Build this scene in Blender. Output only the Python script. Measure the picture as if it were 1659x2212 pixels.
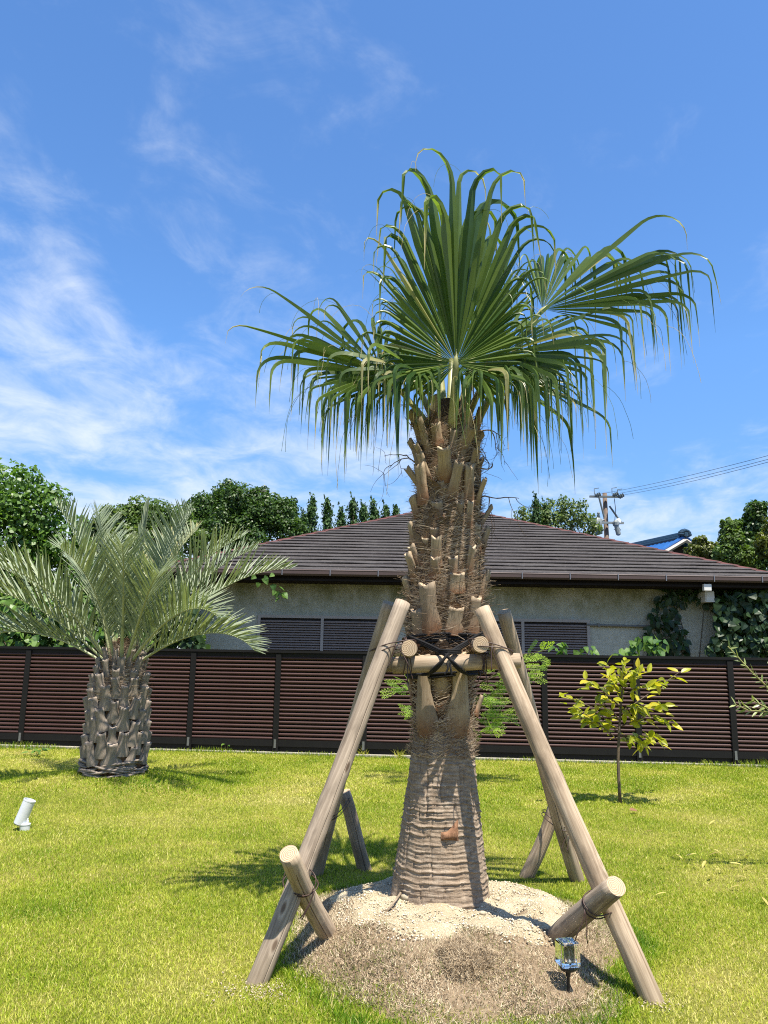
import bpy, math, random
import numpy as np
from mathutils import Vector, Matrix, Euler, noise as mn

random.seed(7); RNG = np.random.default_rng(7)
SC = bpy.context.scene
for o in list(bpy.data.objects): bpy.data.objects.remove(o)
COL = SC.collection
rad = math.radians

# ------------------------------------------------------------------ camera
CAM_H, PITCH, ROLL, FPX = 1.55, 10.6, 0.9, 1662.0
cam = bpy.data.cameras.new('camera'); cam_o = bpy.data.objects.new('camera', cam); COL.objects.link(cam_o)
CR = (Matrix.Rotation(rad(90 + PITCH), 4, 'X') @ Matrix.Rotation(rad(ROLL), 4, 'Z'))
cam_o.matrix_world = Matrix.Translation((0, 0, CAM_H)) @ CR
cam.sensor_fit = 'VERTICAL'; cam.sensor_height = 24.0; cam.lens = 24.0 * FPX / 2212.0
cam.clip_start = 0.05; cam.clip_end = 3000
SC.camera = cam_o

# ------------------------------------------------------------------ sun, sky, exposure
SUN = Vector((0.205, -0.33, 1.0)).normalized()
sl = bpy.data.lights.new('sun', 'SUN'); sl.energy = 5.0; sl.angle = rad(0.55); sl.color = (1.0, 0.93, 0.82)
so = bpy.data.objects.new('sun', sl); COL.objects.link(so)
so.rotation_euler = (-SUN).to_track_quat('-Z', 'Y').to_euler()
so.location = (6, -5, 20)
w = bpy.data.worlds.new('World'); SC.world = w; w.use_nodes = True
SC.view_settings.view_transform = 'Standard'; SC.view_settings.look = 'None'
SC.view_settings.exposure = 1.18; SC.view_settings.gamma = 1.0
SC.cycles.use_denoising = False; SC.cycles.filter_width = 1.1
SC.cycles.max_bounces = 8; SC.cycles.transparent_max_bounces = 8; SC.cycles.transmission_bounces = 8
SC.cycles.sample_clamp_indirect = 6.0

class NT:
    """tiny node-tree helper"""
    def __init__(s, tree): s.t = tree; s.t.nodes.clear()
    def n(s, typ, ins=None, **kw):
        d = s.t.nodes.new(typ)
        for k, v in kw.items(): setattr(d, k, v)
        for k, v in (ins or {}).items():
            if isinstance(v, bpy.types.NodeSocket): s.t.links.new(v, d.inputs[k])
            else: d.inputs[k].default_value = v
        return d
    def math(s, op, a, b=0.0, c=None, clamp=False):
        ins = {0: a, 1: b}
        if c is not None: ins[2] = c
        return s.n('ShaderNodeMath', ins, operation=op, use_clamp=clamp).outputs[0]
    def mix(s, fac, a, b, blend='MIX'):
        d = s.n('ShaderNodeMix', None, data_type='RGBA', blend_type=blend)
        for i, v in ((0, fac), (6, a), (7, b)):
            if isinstance(v, bpy.types.NodeSocket): s.t.links.new(v, d.inputs[i])
            else: d.inputs[i].default_value = v if i == 0 or len(v) == 4 else (*v, 1)
        return d.outputs[2]
    def ramp(s, fac, stops):
        d = s.n('ShaderNodeValToRGB', {0: fac}); e = d.color_ramp.elements
        while len(e) < len(stops): e.new(0.5)
        for i, (p, c) in enumerate(stops):
            e[i].position = p; e[i].color = c if len(c) == 4 else (*c, 1)
        return d.outputs[0]
    def noise(s, vec, scale, detail=4, rough=0.55, dist=0.0):
        ins = {'Scale': scale, 'Detail': detail, 'Roughness': rough, 'Distortion': dist}
        if vec is not None: ins['Vector'] = vec
        return s.n('ShaderNodeTexNoise', ins).outputs[0]
    def mapping(s, vec, scale=(1, 1, 1), loc=(0, 0, 0), rot=(0, 0, 0)):
        return s.n('ShaderNodeMapping', {'Vector': vec, 'Scale': scale, 'Location': loc, 'Rotation': rot}).outputs[0]
    def smooth(s, v, a, b, lo=0.0, hi=1.0):
        return s.n('ShaderNodeMapRange', {0: v, 1: a, 2: b, 3: lo, 4: hi}, interpolation_type='SMOOTHSTEP').outputs[0]

LOCX, LOCY = 17.0, 22.0
def build_world():
    N = NT(w.node_tree)
    sky = N.n('ShaderNodeTexSky', sky_type='NISHITA')
    sky.sun_disc = False; sky.sun_elevation = math.asin(SUN.z)
    sky.sun_rotation = math.atan2(SUN.x, SUN.y); sky.altitude = 0; sky.air_density = 1.0
    sky.dust_density = 0.6; sky.ozone_density = 2.2
    hs = N.n('ShaderNodeHueSaturation', {'Hue': 0.5, 'Saturation': 1.10, 'Value': 1.0, 'Fac': 1.0, 'Color': sky.outputs[0]})
    skyc = N.mix(1.0, hs.outputs[0], (0.74, 0.95, 1.14), 'MULTIPLY')
    tc = N.n('ShaderNodeTexCoord').outputs['Generated']
    sp = N.n('ShaderNodeSeparateXYZ', {0: tc}); x, y, z = sp.outputs
    skyc = N.mix(1.0, skyc, N.ramp(z, [(0.0, (0.60, 0.56, 0.58)), (0.36, (1.0, 1.0, 1.0))]), 'MULTIPLY')
    zz = N.math('ADD', N.math('MAXIMUM', z, 0.0), 0.16)
    u = N.math('DIVIDE', x, zz); v = N.math('DIVIDE', y, zz)
    uv = N.n('ShaderNodeCombineXYZ', {0: u, 1: v, 2: 0.0}).outputs[0]
    m1 = N.mapping(uv, (1.25, 0.80, 1), (LOCX, LOCY, 0), (0, 0, rad(-24)))
    n1 = N.noise(m1, 1.35, 8, 0.58, 0.45)
    n2 = N.noise(N.mapping(uv, (2.6, 2.2, 1), (1.2, 7.7, 2), (0, 0, rad(-30))), 2.0, 7, 0.62, 0.5)
    f = N.math('ADD', N.math('MULTIPLY', n1, 0.64), N.math('MULTIPLY', n2, 0.40))
    # the bank lies low and towards the left (west); wisps thin out higher up
    az = N.math('ARCTAN2', x, y)
    cov = N.math('ADD', N.math('MULTIPLY', N.smooth(z, 0.08, 0.70), -0.15), N.math('MULTIPLY', N.smooth(az, -0.60, 0.40), -0.13))
    cov = N.math('ADD', cov, 0.160)
    low = N.math('MULTIPLY', N.smooth(z, 0.40, 0.03), 0.15)
    g = N.math('ADD', N.math('ADD', f, cov), low)
    mask = N.math('MULTIPLY', N.smooth(g, 0.515, 0.85), 0.84)
    zenith = N.mix(N.smooth(z, 0.02, 0.30), (4.2, 4.5, 4.9), (4.6, 4.9, 5.3))
    col = N.mix(mask, skyc, zenith)
    bg = N.n('ShaderNodeBackground', {'Color': col, 'Strength': 0.096})
    out = N.n('ShaderNodeOutputWorld', {'Surface': bg.outputs[0]})
build_world()

# ------------------------------------------------------------------ geometry helpers
def ray(x, y):
    return (CR.to_3x3() @ Vector(((x - 829.5) / FPX, (1106.0 - y) / FPX, -1.0)))
def at(x, y, Y):
    d = ray(x, y); return Vector((0, 0, CAM_H)) + d * (Y / d.y)
def on(x, y, z=0.0):
    d = ray(x, y); return Vector((0, 0, CAM_H)) + d * ((z - CAM_H) / d.z)

ORG = {}
def org(p): return ORG.get(p.name, Vector((0, 0, 0))) if p else Vector((0, 0, 0))
def tag(o, label=None, cat=None, group=None, kind=None):
    if label: o['label'] = label
    if cat: o['category'] = cat
    if group: o['group'] = group
    if kind: o['kind'] = kind
    return o
def thing(name, loc, label, cat, group=None):
    o = bpy.data.objects.new(name, None); COL.objects.link(o)
    o.location = loc; o.empty_display_size = 0.1; ORG[o.name] = Vector(loc)
    return tag(o, label, cat, group)
def link(name, me, parent=None, M=None):
    """M is a world matrix; meshes without M are given in world coordinates"""
    o = bpy.data.objects.new(name, me); COL.objects.link(o)
    g = org(parent)
    if parent: o.parent = parent
    L = Matrix.Translation(-g) @ (M or Matrix.Identity(4))
    o.matrix_local = L if parent else (M or Matrix.Identity(4))
    ORG[o.name] = Vector((0, 0, 0)) if not parent else g + L.to_translation()
    return o

class MB:
    def __init__(s): s.v = []; s.f = []; s.t = []; s.m = []
    def add(s, vs, fs, tint=0.0, mi=0):
        b = len(s.v); s.v += [tuple(p) for p in vs]
        s.t += list(tint) if hasattr(tint, '__len__') else [tint] * len(vs)
        s.f += [tuple(i + b for i in f) for f in fs]; s.m += [mi] * len(fs)
        return s
    def box(s, c, size, R=None, tint=0.0, mi=0):
        hx, hy, hz = size[0] / 2, size[1] / 2, size[2] / 2; c = Vector(c); vs = []
        for dx, dy, dz in ((-1,-1,-1),(1,-1,-1),(1,1,-1),(-1,1,-1),(-1,-1,1),(1,-1,1),(1,1,1),(-1,1,1)):
            p = Vector((dx * hx, dy * hy, dz * hz)); vs.append(c + (R @ p if R else p))
        return s.add(vs, [(3,2,1,0),(4,5,6,7),(0,1,5,4),(1,2,6,5),(2,3,7,6),(3,0,4,7)], tint, mi)
    def tube(s, pts, r, n=8, cap=True, tint=0.0, mi=0, flat=1.0, up=None):
        pts = [Vector(p) for p in pts]; K = len(pts)
        rs = list(r) if hasattr(r, '__len__') else [r] * K
        vs, tt = [], []; prev = None
        for k in range(K):
            d = (pts[min(k + 1, K - 1)] - pts[max(k - 1, 0)]).normalized()
            if prev is None:
                a = Vector(up) if up else (Vector((0, 0, 1)) if abs(d.z) < 0.9 else Vector((1, 0, 0)))
                prev = d.cross(a).normalized()
            sd = (prev - d * prev.dot(d)).normalized(); prev = sd; ot = d.cross(sd)
            for j in range(n):
                a = 2 * math.pi * j / n
                vs.append(pts[k] + (sd * math.cos(a) + ot * math.sin(a) * flat) * rs[k])
                tt.append(tint[k] if hasattr(tint, '__len__') else tint)
        fs = [(k * n + j, k * n + (j + 1) % n, (k + 1) * n + (j + 1) % n, (k + 1) * n + j) for k in range(K - 1) for j in range(n)]
        if cap: fs += [tuple(range(n - 1, -1, -1)), tuple((K - 1) * n + j for j in range(n))]
        return s.add(vs, fs, tt, mi)
    def lathe(s, prof, n=20, c=(0, 0, 0), M=None, tint=0.0, mi=0):
        c = Vector(c); vs = []; K = len(prof)
        for r, z in prof:
            for j in range(n):
                a = 2 * math.pi * j / n; p = Vector((r * math.cos(a), r * math.sin(a), z))
                vs.append((M @ p if M else p) + c)
        fs = [(k * n + j, k * n + (j + 1) % n, (k + 1) * n + (j + 1) % n, (k + 1) * n + j) for k in range(K - 1) for j in range(n)]
        fs += [tuple(range(n - 1, -1, -1)), tuple((K - 1) * n + j for j in range(n))]
        return s.add(vs, fs, tint, mi)
    def mesh(s, name, mats, smooth=False, off=Vector((0, 0, 0))):
        me = bpy.data.meshes.new(name)
        me.from_pydata([(p[0] - off.x, p[1] - off.y, p[2] - off.z) for p in s.v], [], s.f)
        for m in (mats if isinstance(mats, (list, tuple)) else [mats]): me.materials.append(m)
        if any(s.m): me.polygons.foreach_set('material_index', s.m)
        if any(s.t):
            me.attributes.new('tint', 'FLOAT', 'POINT').data.foreach_set('value', s.t)
        if smooth: me.polygons.foreach_set('use_smooth', [True] * len(me.polygons))
        me.update(); return me
    def build(s, name, mats, parent=None, smooth=False, kind=None):
        g = org(parent)
        o = link(name, s.mesh(name, mats, smooth, g), parent, Matrix.Translation(g))
        if kind: o['kind'] = kind
        return o

def bulk(name, V, F, mat, parent=None, tint=None, smooth=False, kind='stuff', quads=None):
    """numpy mesh: V (n,3) world, F (m,3) and/or quads (q,4)"""
    g = org(parent); me = bpy.data.meshes.new(name)
    V = np.asarray(V, np.float32) - np.array(g, np.float32)
    nt = 0 if F is None else len(F); nq = 0 if quads is None else len(quads)
    me.vertices.add(len(V)); me.vertices.foreach_set('co', V.ravel())
    idx = []; starts = []
    if nt: idx.append(np.asarray(F, np.int32).ravel()); starts.append(np.arange(nt, dtype=np.int32) * 3)
    if nq: idx.append(np.asarray(quads, np.int32).ravel()); starts.append(nt * 3 + np.arange(nq, dtype=np.int32) * 4)
    idx = np.concatenate(idx); starts = np.concatenate(starts)
    me.loops.add(len(idx)); me.loops.foreach_set('vertex_index', idx)
    me.polygons.add(nt + nq); me.polygons.foreach_set('loop_start', starts)
    me.update(calc_edges=True); me.materials.append(mat)
    if tint is not None:
        me.attributes.new('tint', 'FLOAT', 'POINT').data.foreach_set('value', np.asarray(tint, np.float32))
    if smooth: me.polygons.foreach_set('use_smooth', np.ones(nt + nq, bool))
    me.validate()
    o = link(name, me, parent, Matrix.Translation(g))
    if kind: o['kind'] = kind
    return o

def basis(z, x=None):
    z = Vector(z).normalized()
    x = Vector(x) if x is not None else (Vector((1, 0, 0)) if abs(z.x) < 0.9 else Vector((0, 1, 0)))
    x = (x - z * x.dot(z)).normalized(); y = z.cross(x)
    return Matrix((x, y, z)).transposed()
def mat4(loc, R3, s=1.0):
    return Matrix.Translation(loc) @ (R3.to_4x4() if isinstance(R3, Matrix) else R3) @ Matrix.Diagonal((*( (s,)*3 if not hasattr(s,'__len__') else s), 1))

# ------------------------------------------------------------------ materials
MATS = {}
def newmat(name):
    m = bpy.data.materials.new(name); m.use_nodes = True; MATS[name] = m
    return m, NT(m.node_tree)
def finish(N, color, rough=0.7, spec=0.3, bump=None, bump_s=0.3, bump_d=0.01, trans=0.0, tcol=None, **kw):
    ins = {'Base Color': color if isinstance(color, bpy.types.NodeSocket) or len(color) == 4 else (*color, 1), 'Roughness': rough, 'Specular IOR Level': spec}
    ins.update(kw)
    if bump is not None:
        ins['Normal'] = N.n('ShaderNodeBump', {'Height': bump, 'Strength': bump_s, 'Distance': bump_d}).outputs[0]
    p = N.n('ShaderNodeBsdfPrincipled', ins).outputs[0]
    if trans > 0:
        c = tcol if tcol is not None else ins['Base Color']
        t = N.n('ShaderNodeBsdfTranslucent', {'Color': c}).outputs[0]
        p = N.n('ShaderNodeMixShader', {0: trans, 1: p, 2: t}).outputs[0]
    N.n('ShaderNodeOutputMaterial', {'Surface': p})
def plain(name, c, rough=0.6, spec=0.3, var=0.15, scale=6.0, bump=0.15, metal=0.0):
    m, N = newmat(name)
    tc = N.n('ShaderNodeTexCoord').outputs['Object']
    n = N.noise(tc, scale, 5, 0.6); n2 = N.noise(tc, scale * 9, 3, 0.6)
    f = N.math('ADD', N.math('MULTIPLY', n, 0.7), N.math('MULTIPLY', n2, 0.3))
    col = N.ramp(f, [(0.3, tuple(max(0, x * (1 - var)) for x in c)), (0.7, tuple(min(1, x * (1 + var)) for x in c))])
    finish(N, col, rough, spec, n2, bump, 0.004, Metallic=metal)
    return m
def leafmat(name, dark, light, dry=None, trans=0.35, rough=0.45, spec=0.4, obj_rand=False, tgain=1.7):
    """tint attribute: 0 dark .. 0.7 light .. 1 dry"""
    m, N = newmat(name)
    if obj_rand: f = N.n('ShaderNodeObjectInfo').outputs['Random']
    else: f = N.n('ShaderNodeAttribute', attribute_name='tint').outputs['Fac']
    pos = N.n('ShaderNodeNewGeometry').outputs['Position']
    nz = N.noise(pos, 9.0, 3, 0.6)
    st = [(0.0, dark), (0.62, light)]
    if dry: st += [(0.72, light), (0.95, dry)]
    base = N.ramp(f, st)
    base = N.mix(N.smooth(nz, 0.35, 0.7, 0.0, 0.28), base, N.mix(1.0, base, (0.55, 0.6, 0.5), 'MULTIPLY'))
    tcol = N.mix(1.0, base, (tgain * 0.95, tgain * 1.05, tgain * 0.45), 'MULTIPLY')
    finish(N, base, rough, spec, None, trans=trans, tcol=tcol)
    return m

def mats():
    # lawn under the blades: thatch
    m, N = newmat('thatch')
    p = N.n('ShaderNodeNewGeometry').outputs['Position']
    big = N.noise(p, 1.3, 4, 0.55); fine = N.noise(p, 60, 4, 0.7); fine2 = N.noise(p, 190, 2, 0.6)
    c = N.ramp(big, [(0.32, (0.13, 0.16, 0.022)), (0.62, (0.30, 0.27, 0.075))])
    c = N.mix(N.smooth(fine, 0.35, 0.7), c, N.mix(1.0, c, (0.5, 0.5, 0.4), 'MULTIPLY'))
    finish(N, c, 0.95, 0.05, fine2, 0.8, 0.02)
    m, N = newmat('soil')
    p = N.n('ShaderNodeNewGeometry').outputs['Position']
    c = N.ramp(N.noise(p, 2.2, 6, 0.65), [(0.3, (0.05, 0.055, 0.025)), (0.7, (0.13, 0.11, 0.06))])
    finish(N, c, 0.95, 0.05, N.noise(p, 24, 4), 0.6, 0.03)
    m, N = newmat('dead_sod')
    p = N.n('ShaderNodeNewGeometry').outputs['Position']
    c = N.ramp(N.noise(p, 34, 5, 0.7), [(0.3, (0.13, 0.092, 0.058)), (0.7, (0.33, 0.25, 0.16))])
    finish(N, c, 0.95, 0.05, N.noise(p, 120, 3), 0.9, 0.02)
    m, N = newmat('sand')
    p = N.n('ShaderNodeNewGeometry').outputs['Position']
    a = N.noise(p, 5, 5, 0.6); b = N.noise(p, 90, 5, 0.75); v = N.n('ShaderNodeTexVoronoi', {'Vector': p, 'Scale': 130.0}).outputs[0]
    c = N.ramp(a, [(0.3, (0.45, 0.35, 0.205)), (0.65, (0.60, 0.51, 0.34))])
    c = N.mix(N.smooth(b, 0.42, 0.70, 0.0, 0.55), c, (0.62, 0.57, 0.45))
    c = N.mix(N.smooth(b, 0.44, 0.26, 0.0, 0.6), c, (0.20, 0.17, 0.12))
    finish(N, c, 0.95, 0.1, N.math('ADD', b, N.math('MULTIPLY', v, 0.5)), 1.0, 0.02)
    m, N = newmat('pebble')
    r = N.n('ShaderNodeAttribute', attribute_name='tint').outputs['Fac']
    c = N.ramp(r, [(0.0, (0.30, 0.25, 0.17)), (0.5, (0.52, 0.44, 0.30)), (1.0, (0.66, 0.60, 0.48))])
    finish(N, c, 0.9, 0.1)
    # grasses
    m, N = newmat('grass_blade')
    f = N.n('ShaderNodeAttribute', attribute_name='tint').outputs['Fac']
    c = N.ramp(f, [(0.0, (0.070, 0.175, 0.010)), (0.45, (0.255, 0.330, 0.018)), (0.75, (0.46, 0.465, 0.070)), (1.0, (0.60, 0.52, 0.22))])
    t = N.mix(1.0, c, (1.25, 1.35, 0.7), 'MULTIPLY')
    finish(N, c, 0.5, 0.25, None, trans=0.38, tcol=t)
    m, N = newmat('dead_blade')
    f = N.n('ShaderNodeAttribute', attribute_name='tint').outputs['Fac']
    c = N.ramp(f, [(0.0, (0.11, 0.17, 0.02)), (0.12, (0.18, 0.125, 0.075)), (0.5, (0.45, 0.355, 0.235)), (1.0, (0.66, 0.57, 0.40))])
    finish(N, c, 0.75, 0.15, None, trans=0.2)
    # palm trunk
    m, N = newmat('palm_bark')
    tc = N.n('ShaderNodeTexCoord').outputs['Object']
    sp = N.n('ShaderNodeSeparateXYZ', {0: tc})
    th = N.math('ARCTAN2', sp.outputs[1], sp.outputs[0])
    uv = N.n('ShaderNodeCombineXYZ', {0: N.math('MULTIPLY', th, 0.24), 1: sp.outputs[2], 2: 0.0}).outputs[0]
    a = N.noise(N.mapping(uv, (5, 22, 1)), 3.0, 6, 0.68); b = N.noise(N.mapping(uv, (60, 8, 1)), 2.2, 5, 0.7)
    c3 = N.noise(tc, 5, 4, 0.6)
    c = N.ramp(a, [(0.28, (0.13, 0.094, 0.066)), (0.5, (0.27, 0.208, 0.150)), (0.74, (0.44, 0.365, 0.28))])
    c = N.mix(N.smooth(c3, 0.45, 0.68, 0.0, 0.4), c, (0.26, 0.19, 0.125))
    c = N.mix(N.smooth(sp.outputs[2], 0.75, 1.2, 0.0, 0.55), c, (0.16, 0.10, 0.06))
    h = N.math('ADD', N.math('MULTIPLY', a, 0.6), N.math('MULTIPLY', b, 0.8))
    finish(N, c, 0.9, 0.12, h, 0.9, 0.012)
    m, N = newmat('bark_scar')
    tc = N.n('ShaderNodeTexCoord').outputs['Object']
    c = N.ramp(N.noise(N.mapping(tc, (30, 30, 8)), 2.0, 5, 0.7), [(0.3, (0.10, 0.05, 0.03)), (0.7, (0.29, 0.16, 0.09))])
    finish(N, c, 0.9, 0.1, N.noise(tc, 60), 0.6, 0.006)
    # cut leaf base of the tall palm: object space z = up along base, 0..1
    m, N = newmat('leaf_base_tan')
    tc = N.n('ShaderNodeTexCoord').outputs['Object']; sp = N.n('ShaderNodeSeparateXYZ', {0: tc})
    g = N.noise(N.mapping(tc, (60, 60, 5)), 1.6, 5, 0.65); r = N.n('ShaderNodeObjectInfo').outputs['Random']
    spots = N.noise(tc, 16, 4, 0.6)
    c = N.ramp(g, [(0.3, (0.20, 0.145, 0.09)), (0.7, (0.42, 0.335, 0.22))])
    c = N.mix(N.smooth(r, 0.1, 1.0, 0.0, 0.75), c, (0.19, 0.145, 0.10))
    c = N.mix(N.smooth(N.math('ADD', sp.outputs[2], N.math('MULTIPLY', spots, 0.16)), 0.24, 0.06), c, (0.16, 0.075, 0.035))
    c = N.mix(N.smooth(spots, 0.56, 0.72, 0.0, 0.8), c, (0.13, 0.08, 0.045))
    finish(N, c, 0.72, 0.25, g, 0.35, 0.006)
    m, N = newmat('leaf_base_cut')
    tc = N.n('ShaderNodeTexCoord').outputs['Object']
    c = N.ramp(N.noise(tc, 70, 4, 0.7), [(0.3, (0.36, 0.24, 0.14)), (0.7, (0.62, 0.50, 0.35))])
    finish(N, c, 0.9, 0.1, N.noise(tc, 160), 0.7, 0.004)
    m, N = newmat('leaf_base_grey')
    tc = N.n('ShaderNodeTexCoord').outputs['Object']; r = N.n('ShaderNodeObjectInfo').outputs['Random']
    g = N.noise(N.mapping(tc, (24, 24, 6)), 1.6, 6, 0.7); sp2 = N.noise(tc, 9, 4, 0.6)
    c = N.ramp(g, [(0.25, (0.095, 0.075, 0.060)), (0.7, (0.32, 0.265, 0.21))])
    c = N.mix(N.smooth(r, 0.2, 1.0, 0.0, 0.5), c, (0.20, 0.17, 0.135))
    c = N.mix(N.smooth(sp2, 0.56, 0.74, 0.0, 0.75), c, (0.12, 0.07, 0.045))
    finish(N, c, 0.82, 0.2, g, 0.7, 0.012)
    plain('leaf_base_grey_cut', (0.30, 0.25, 0.20), 0.9, 0.1, 0.35, 40, 0.6)
    # fibres
    m, N = newmat('fibre')
    f = N.n('ShaderNodeAttribute', attribute_name='tint').outputs['Fac']
    c = N.ramp(f, [(0.0, (0.080, 0.046, 0.027)), (0.5, (0.25, 0.172, 0.108)), (1.0, (0.50, 0.40, 0.285))])
    finish(N, c, 0.8, 0.25, None, trans=0.12)
    m, N = newmat('fibre_mat')
    tc = N.n('ShaderNodeTexCoord').outputs['Object']
    a = N.noise(N.mapping(tc, (20, 20, 70)), 2.0, 6, 0.7, 1.0)
    c = N.ramp(a, [(0.3, (0.060, 0.031, 0.018)), (0.7, (0.21, 0.125, 0.070))])
    finish(N, c, 0.95, 0.1, a, 1.0, 0.02)
    m, N = newmat('fibre_sheet')
    tc = N.n('ShaderNodeTexCoord').outputs['Object']; r = N.n('ShaderNodeObjectInfo').outputs['Random']
    a = N.noise(N.mapping(tc, (14, 14, 110)), 2.0, 6, 0.7, 0.8); b = N.noise(tc, 7, 3)
    c = N.ramp(a, [(0.3, (0.085, 0.050, 0.030)), (0.5, (0.21, 0.145, 0.092)), (0.72, (0.42, 0.325, 0.225))])
    c = N.mix(N.math('MULTIPLY', r, 0.5), c, (0.15, 0.088, 0.05))
    finish(N, c, 0.92, 0.1, a, 1.0, 0.02)
    leafmat('fan_green', (0.030, 0.072, 0.016), (0.150, 0.205, 0.042), (0.48, 0.40, 0.23), 0.40, 0.36, 0.45, tgain=1.8)
    leafmat('pindo_green', (0.145, 0.195, 0.130), (0.36, 0.395, 0.255), (0.50, 0.44, 0.20), 0.24, 0.55, 0.28, tgain=1.1)
    leafmat('petiole', (0.15, 0.175, 0.05), (0.34, 0.32, 0.13), (0.50, 0.38, 0.22), 0.0, 0.45, 0.4)
    leafmat('pindo_rachis', (0.20, 0.24, 0.12), (0.36, 0.38, 0.22), (0.42, 0.40, 0.16), 0.0, 0.45, 0.4)
    # background foliage
    leafmat('tree_dark', (0.016, 0.048, 0.010), (0.062, 0.118, 0.018), None, 0.28, 0.45, 0.4)
    leafmat('tree_mid', (0.035, 0.080, 0.016), (0.105, 0.165, 0.030), None, 0.3, 0.5, 0.35)
    leafmat('tree_pale', (0.050, 0.090, 0.024), (0.145, 0.195, 0.060), None, 0.3, 0.5, 0.35)
    leafmat('tree_gold', (0.022, 0.045, 0.010), (0.135, 0.155, 0.028), None, 0.3, 0.45, 0.4)
    leafmat('juniper', (0.018, 0.052, 0.016), (0.065, 0.125, 0.028), None, 0.15, 0.6, 0.25)
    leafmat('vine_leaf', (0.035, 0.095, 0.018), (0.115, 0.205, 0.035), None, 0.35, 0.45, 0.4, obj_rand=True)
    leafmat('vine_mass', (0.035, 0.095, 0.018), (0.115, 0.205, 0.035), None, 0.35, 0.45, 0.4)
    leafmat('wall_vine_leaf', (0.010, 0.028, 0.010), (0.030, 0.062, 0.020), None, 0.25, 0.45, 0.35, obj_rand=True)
    leafmat('sapling_leaf', (0.20, 0.235, 0.012), (0.40, 0.39, 0.020), (0.52, 0.42, 0.03), 0.42, 0.38, 0.45, obj_rand=True, tgain=1.3)
    leafmat('shrub_leaf', (0.11, 0.22, 0.015), (0.25, 0.36, 0.035), None, 0.45, 0.45, 0.35, obj_rand=True)
    leafmat('olive_leaf', (0.135, 0.180, 0.055), (0.27, 0.31, 0.115), None, 0.25, 0.4, 0.45, obj_rand=True)
    leafmat('fallen_leaf_mat', (0.20, 0.17, 0.04), (0.42, 0.36, 0.10), None, 0.2, 0.6, 0.3, obj_rand=True)
    plain('twig', (0.11, 0.085, 0.06), 0.85, 0.15, 0.35, 14, 0.5)
    plain('twig_green', (0.20, 0.20, 0.07), 0.7, 0.2, 0.3, 14, 0.3)
    plain('tree_bark', (0.085, 0.065, 0.048), 0.9, 0.1, 0.35, 6, 0.8)
    # wooden poles (object space: z along the pole)
    for nm, c0, c1 in (('pole_grey', (0.165, 0.125, 0.090), (0.37, 0.30, 0.225)), ('pole_tan', (0.215, 0.155, 0.10), (0.455, 0.36, 0.255))):
        m, N = newmat(nm)
        tc = N.n('ShaderNodeTexCoord').outputs['Object']; r = N.n('ShaderNodeObjectInfo').outputs['Random']
        off = N.n('ShaderNodeCombineXYZ', {0: 0.0, 1: 0.0, 2: N.math('MULTIPLY', r, 37.0)}).outputs[0]
        q = N.n('ShaderNodeVectorMath', {0: tc, 1: off}, operation='ADD').outputs[0]
        g = N.noise(N.mapping(q, (46, 46, 1.6)), 1.5, 6, 0.65, 0.6)
        pt = N.noise(N.mapping(q, (6, 6, 2.2)), 1.4, 4, 0.6)
        vo = N.n('ShaderNodeTexVoronoi', {'Vector': N.mapping(q, (9.0, 9.0, 3.4)), 'Scale': 1.0}).outputs[0]
        kn = N.smooth(vo, 0.15, 0.05)
        c = N.ramp(g, [(0.30, c0), (0.66, c1)])
        c = N.mix(N.smooth(pt, 0.48, 0.66, 0.0, 0.55), c, tuple(x * 0.55 for x in c0))
        c = N.mix(N.math('MULTIPLY', N.smooth(vo, 0.24, 0.12), 0.45), c, tuple(x * 1.25 for x in c1))
        c = N.mix(N.math('MULTIPLY', kn, 0.85), c, (0.085, 0.05, 0.03))
        sz = N.n('ShaderNodeSeparateXYZ', {0: tc}).outputs[2]
        c = N.mix(N.smooth(sz, 0.34, 0.14, 0.0, 0.45), c, (0.16, 0.125, 0.08))
        finish(N, c, 0.72, 0.2, g, 0.35, 0.004)
    m, N = newmat('end_grain')
    tc = N.n('ShaderNodeTexCoord').outputs['Object']; sp = N.n('ShaderNodeSeparateXYZ', {0: N.mapping(tc, (1, 1, 0.0))})
    wv = N.n('ShaderNodeTexWave', {'Vector': N.mapping(tc, (1, 1, 0.0), (0.006, 0.004, 0)), 'Scale': 34.0, 'Distortion': 3.5, 'Detail': 3.0, 'Detail Scale': 1.0}, wave_type='RINGS', rings_direction='Z').outputs[0]
    c = N.ramp(wv, [(0.1, (0.27, 0.18, 0.105)), (0.75, (0.50, 0.385, 0.255))])
    c = N.mix(N.smooth(N.noise(tc, 30), 0.35, 0.7, 0.0, 0.6), c, (0.30, 0.235, 0.17))
    finish(N, c, 0.9, 0.1, wv, 0.2, 0.002)
    plain('rope_black', (0.012, 0.012, 0.013), 0.8, 0.2, 0.4, 60, 0.6)
    plain('wire_rust', (0.045, 0.024, 0.018), 0.5, 0.4, 0.4, 30, 0.2)
    # fence
    m, N = newmat('fence_slat')
    tc = N.n('ShaderNodeTexCoord').outputs['Object']; r = N.n('ShaderNodeObjectInfo').outputs['Random']
    g = N.noise(N.mapping(tc, (2.0, 30, 30)), 2.0, 5, 0.6)
    c = N.ramp(g, [(0.3, (0.043, 0.020, 0.018)), (0.7, (0.063, 0.031, 0.028))])
    c = N.mix(N.math('MULTIPLY', r, 0.3), c, (0.055, 0.034, 0.031))
    finish(N, c, 0.55, 0.2, g, 0.08, 0.002)
    plain('fence_frame', (0.008, 0.0075, 0.0075), 0.55, 0.2, 0.2, 5, 0.03)
    plain('metal_clip', (0.22, 0.22, 0.23), 0.4, 0.5, 0.1, 5, 0.02, 0.7)
    plain('concrete', (0.27, 0.25, 0.21), 0.9, 0.1, 0.25, 9, 0.5)
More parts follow.
